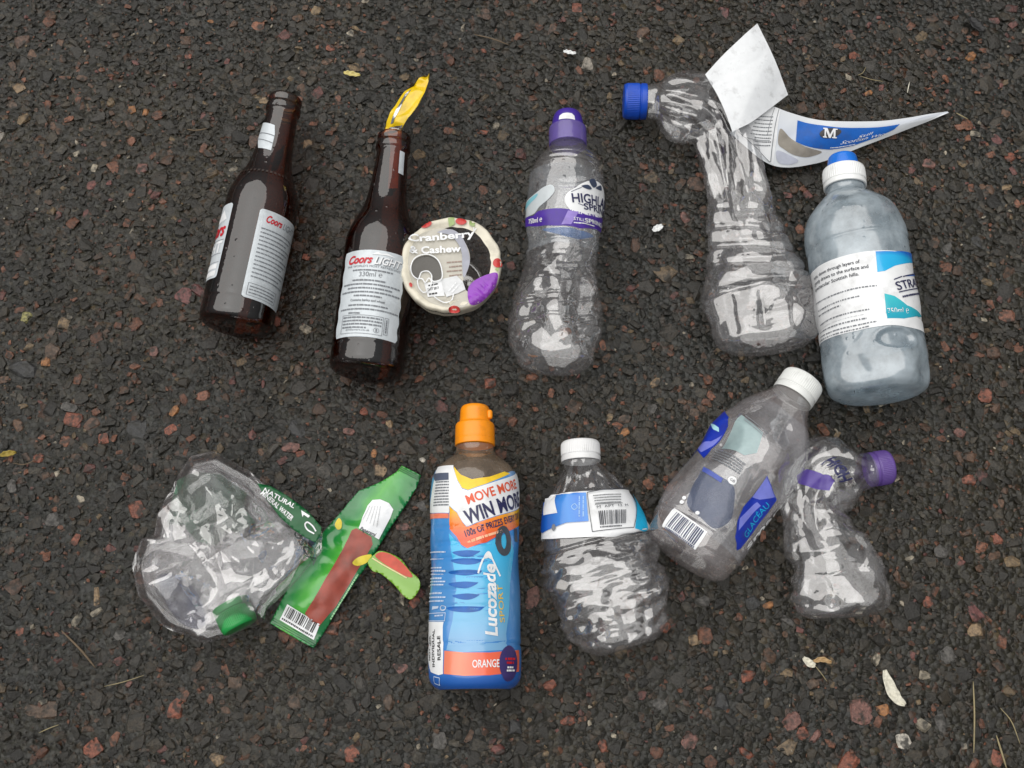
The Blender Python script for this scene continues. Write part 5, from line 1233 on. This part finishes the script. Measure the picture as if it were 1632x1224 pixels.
def wrapper_print():
    m, ns, ls = _new("wrapper_green_print")
    o = ns.new('ShaderNodeOutputMaterial'); p = ns.new('ShaderNodeBsdfPrincipled'); p.inputs['Roughness'].default_value = 0.16; p.inputs['Specular IOR Level'].default_value = 0.9
    uv = ns.new('ShaderNodeUVMap')
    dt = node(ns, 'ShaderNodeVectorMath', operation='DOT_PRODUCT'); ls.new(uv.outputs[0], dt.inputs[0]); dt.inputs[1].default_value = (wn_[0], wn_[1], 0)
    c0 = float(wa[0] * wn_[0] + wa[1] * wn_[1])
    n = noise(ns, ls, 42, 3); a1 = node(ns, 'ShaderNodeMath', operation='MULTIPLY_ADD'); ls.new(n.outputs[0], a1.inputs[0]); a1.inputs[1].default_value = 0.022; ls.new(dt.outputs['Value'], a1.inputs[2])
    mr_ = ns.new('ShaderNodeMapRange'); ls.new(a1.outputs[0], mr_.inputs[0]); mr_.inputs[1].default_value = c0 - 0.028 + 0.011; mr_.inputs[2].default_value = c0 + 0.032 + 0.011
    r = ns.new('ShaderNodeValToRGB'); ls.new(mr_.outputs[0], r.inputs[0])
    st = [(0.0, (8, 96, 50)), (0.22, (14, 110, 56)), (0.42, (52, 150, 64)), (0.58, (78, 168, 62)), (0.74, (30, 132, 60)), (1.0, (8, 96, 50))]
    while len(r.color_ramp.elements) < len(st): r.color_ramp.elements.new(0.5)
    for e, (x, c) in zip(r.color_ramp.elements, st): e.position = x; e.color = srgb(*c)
    ls.new(r.outputs[0], p.inputs['Base Color']); ls.new(p.outputs[0], o.inputs[0])
    return m
WG = wrapper_print()
body = Art(WF).poly([(640, 742), (671, 758), (663, 779), (645, 808), (625, 837), (591, 892), (551, 950), (524, 996), (500, 1033), (470, 1017), (430, 993), (446, 962), (463, 928), (484, 887), (512, 852), (540, 820), (556, 800), (572, 782), (600, 771), (620, 760), (632, 752)]).emit("film_body", WG, tW, 0.0, cell=0.002, thick=0.0003)
STK = ink("meat_stick_print", (148, 68, 54), 0.32, 0.22, nscale=90, grime=0.5)
Art(WF).poly([(561, 845), (568, 842), (592, 856), (594, 868), (584, 886), (560, 926), (536, 966), (509, 998), (500, 994), (486, 978), (500, 956), (524, 914), (544, 880), (554, 860)]).emit("stick_picture", STK, body, 0.0007, cell=0.0025)
Art(WF).poly([(572, 842), (578, 824), (586, 806), (594, 797), (606, 796), (620, 802), (627, 812), (622, 826), (604, 860)], smooth=False).emit("white_panel", WHITE, body, 0.0008, cell=0.0025)
Art(WF).text("Peperami", (573, 845), (598, 856), 6, shear=0.25, bold=0.02).emit("lettering", INKD, body, 0.0011)
for q in ([(534, 836), (540, 826), (545, 832), (544, 842), (538, 844)], [(562, 897), (572, 888), (592, 884), (586, 896), (570, 902)]):
    Art(WF).poly(q, smooth=True).emit("yellow_patch", ink("wrapper_yellow_print", (226, 206, 60), 0.32), body, 0.0010, cell=0.003)
bp = Art(WF).poly([(458, 963), (510, 995), (500, 1020), (446, 988)]).emit("bar_code_panel", WHITE, body, 0.0007, cell=0.0025)
Art(WF).bars([(453, 982), (498, 1009), (506, 993), (461, 967)], 20, 9).dashes((449, 987), (498, 1016), 2.6, seed=5, mean=0.4).emit("bars", BLACK, body, 0.0011, cell=0.003)
Art(WF).dashes((528, 988), (572, 916), 2.2, seed=5, mean=1.2).emit("side_lettering", ink("pale_green_small_print", (150, 200, 150), 0.4), body, 0.0008)
DG = ink("crimp_dark_green_print", (6, 70, 36), 0.3)
for (q0, q1) in (((430, 993), (500, 1033)), ((640, 742), (671, 758))):
    ar = Art(WF); dx, dy = (4.2, -7.5) if q0[0] < 500 else (-3.6, 6.5)
    for k in range(3): ar.line([(q0[0] + dx * (0.35 + k * 0.38), q0[1] + dy * (0.35 + k * 0.38)), (q1[0] + dx * (0.35 + k * 0.38), q1[1] + dy * (0.35 + k * 0.38))], 1.0)
    ar.emit("crimp_lines", DG, body, 0.0006, cell=0.003)
ar = Art(WF)
for k in range(5): ar.dashes((589 + k * 4.2, 806 + k * 0.2), (582 + k * 5.5 - 4, 828 + k * 3.2), 1.3, seed=k, mean=1.6)
ar.emit("faint_print", ink("faint_grey_print", (196, 198, 200), 0.4), body, 0.0011)
# its torn-off end
def s_h(x, y):
    c = PX(628, 915, 0); X, Y = x - c[0], y - c[1]
    return 0.0060 + 0.0045 * np.cos((X * 0.62 + Y * 0.78) / 0.020) + 0.0010 * crinkle(X, Y, 121, 0.02, 5)
SF = Field(s_h)
tR = thing("wrapper_scrap", "torn curled red and green strip of film beside the green wrapper", "scrap", PX(628, 915, 0))
rb = Art(SF).poly([(586, 896), (596, 884), (606, 878), (622, 882), (640, 892), (652, 908), (668, 924), (668, 940), (656, 955), (644, 950), (626, 930), (606, 914), (594, 910)], smooth=True).emit("film", ramp_print("scrap_green_print", 1, [(-0.215, (20, 110, 44)), (-0.19, (126, 176, 44)), (-0.165, (120, 170, 50))]), tR, 0.0, cell=0.0025, thick=0.0004)
Art(SF).poly([(598, 886), (608, 880), (624, 884), (640, 896), (654, 912), (657, 920), (646, 918), (628, 908), (610, 897)], smooth=True).emit("red_print", ink("wrapper_red_print", (196, 72, 48), 0.32, 0.15), rb, 0.0005, cell=0.0025)
Art(SF).line([(594, 890), (610, 900), (630, 911), (648, 921)], 1.8).emit("pale_edge", ink("pale_yellow_print", (224, 206, 150), 0.35), rb, 0.0007)

# ------------------------------------------------------------------ small natural litter
STRAWC = ink("dry_straw", (150, 138, 104), 0.6, 0.15); TWIGC = ink("dry_twig", (104, 88, 68), 0.65, 0.2); LEAFC = ink("bleached_leaf", (206, 202, 186), 0.55, 0.25, nscale=420, grime=0.9)
def stem(name, pts, w, mat, label, cat, group=None):
    p = catmull(np.array([PX(x, y, zz) for x, y, zz in pts]), 8); n = len(p); vs_, fs = [], []
    T = norm(np.gradient(p, axis=0)); S = norm(np.cross(T, np.array([0, 0, 1.0]))); U = np.cross(S, T)
    for i in range(n):
        r = w / 1900 / 2 * (1 - 0.6 * abs(i / (n - 1) * 2 - 1) ** 3)
        for k in range(5):
            q = k / 5 * 2 * math.pi; vs_.append(p[i] + r * (math.cos(q) * S[i] + math.sin(q) * U[i]))
    return tag(mesh_obj(name, vs_, grid_faces(5, n, True) + [tuple(range(5))[::-1], tuple(range((n - 1) * 5, n * 5))], mat), label, cat, group)
GR = "dry stems lying on the tarmac"
stem("straw", [(1551, 1086, .003), (1553, 1140, .002), (1552, 1200, .003)], 2.6, STRAWC, "long upright dry straw near the lower right corner", "straw", GR)
stem("straw", [(1588, 1172, .002), (1596, 1198, .003), (1604, 1224, .003)], 3.0, STRAWC, "dry straw running off the bottom edge at right", "straw", GR)
stem("straw", [(1594, 1128, .003), (1612, 1150, .004), (1626, 1186, .002)], 1.6, STRAWC, "thin bent stem at the far lower right edge", "straw", GR)
stem("twig", [(98, 1005, .003), (128, 1035, .004), (152, 1064, .003)], 3.6, TWIGC, "brown twig below and left of the crumpled bottle", "twig", GR)
stem("straw", [(166, 1094, .004), (196, 1087, .005), (230, 1076, .003)], 1.4, STRAWC, "fine pale stem lying across a grey chip, lower left", "straw", GR)
stem("straw", [(62, 1168, .004), (80, 1160, .005), (94, 1155, .003)], 1.6, STRAWC, "short pale stem near the lower left corner", "straw", GR)
stem("straw", [(1367, 120, .003), (1375, 116, .004), (1380, 107, .003)], 1.3, STRAWC, "short stem above the trailing printed label", "straw", GR)
stem("straw", [(1370, 121, .003), (1390, 127, .003), (1408, 130, .002)], 1.3, STRAWC, "fine stem pointing right above the trailing printed label", "straw", GR)
stem("straw", [(1446, 148, .003), (1448, 138, .003), (1450, 130, .002)], 2.0, LEAFC, "tiny upright pale stem above the label's trailing tip", "straw", GR)
stem("straw", [(1524, 180, .003), (1533, 185, .003), (1543, 190, .002)], 2.4, STRAWC, "pale straw just right of the trailing label's tip", "straw", GR)
stem("twig", [(756, 55, .003), (785, 62, .004), (812, 72, .002)], 2.6, TWIGC, "thin grey twig near the top edge, above the water bottle", "twig", GR)
stem("twig", [(298, 206, .002), (312, 208, .003), (330, 205, .002)], 3.0, TWIGC, "short brown twig left of the plain beer bottle", "twig", GR)
stem("straw", [(1298, 1060, .003), (1308, 1072, .004), (1318, 1086, .002)], 1.4, STRAWC, "fine stem hanging from the pale chip below the folded bottle", "straw", GR)
stem("straw", [(20, 738, .003), (40, 740, .004), (62, 730, .002)], 1.6, TWIGC, "brown stem at the left edge, halfway down", "straw", GR)
# bleached willow leaf and other scraps
def leaf(name, pts, w, mat, label, cat, zl=0.004):
    c = [PX(x, y, zl) for x, y in pts]; p = catmull(np.array(c), 8); n = len(p); T = norm(np.gradient(p, axis=0)); S = norm(np.cross(T, np.array([0, 0, 1.0])))
    vs_ = []
    for i in range(n):
        q = i / (n - 1); r = w / 1900 / 2 * math.sin(math.pi * (0.06 + 0.9 * q)) ** 0.7
        for k, t in enumerate(np.linspace(-1, 1, 7)): vs_.append(p[i] + S[i] * r * t + np.array((0, 0, 0.0014 * abs(t) + 0.0006 * math.sin(q * 19 + t * 3))))
    o = mesh_obj(name, vs_, grid_faces(7, n, False), mat); m = o.modifiers.new("thickness", 'SOLIDIFY'); m.thickness = 0.0005
    return tag(o, label, cat)
leaf("leaf", [(1409, 1068), (1418, 1094), (1428, 1112), (1442, 1124)], 17, LEAFC, "curled bleached leaf below the folded bottle, lower right", "leaf")
leaf("leaf", [(1280, 1048), (1290, 1057), (1299, 1061)], 11, LEAFC, "small pale leaf flake below the folded bottle", "leaf")
leaf("leaf", [(1296, 1054), (1310, 1051), (1325, 1056)], 7, ink("tan_leaf", (176, 146, 104), 0.55, 0.12), "small tan seed husk beside the pale leaf flake", "leaf")
leaf("paper_scrap", [(548, 116), (560, 118), (574, 121)], 9, ink("yellowed_scrap", (206, 192, 120), 0.4, 0.15), "yellowed scrap on the tarmac left of the foil", "scrap")
leaf("paper_scrap", [(898, 82), (907, 84), (918, 86)], 7, ink("white_scrap", (228, 230, 230), 0.4, 0.05), "tiny white scrap at the top, above the purple sports cap", "scrap")
leaf("paper_scrap", [(1040, 368), (1048, 364), (1056, 360)], 11, MATS["white_scrap"], "white flake left of the twisted bottle", "scrap")
leaf("leaf", [(1545, 28), (1556, 40), (1568, 50)], 18, ink("black_leaf", (20, 20, 22), 0.5, 0.2), "black rotted leaf in the top right corner", "leaf", 0.005)
leaf("leaf", [(0, 726), (14, 723), (26, 722)], 9, ink("yellow_leaf", (150, 130, 50), 0.5, 0.2), "yellowed leaf fragment at the left edge", "leaf")
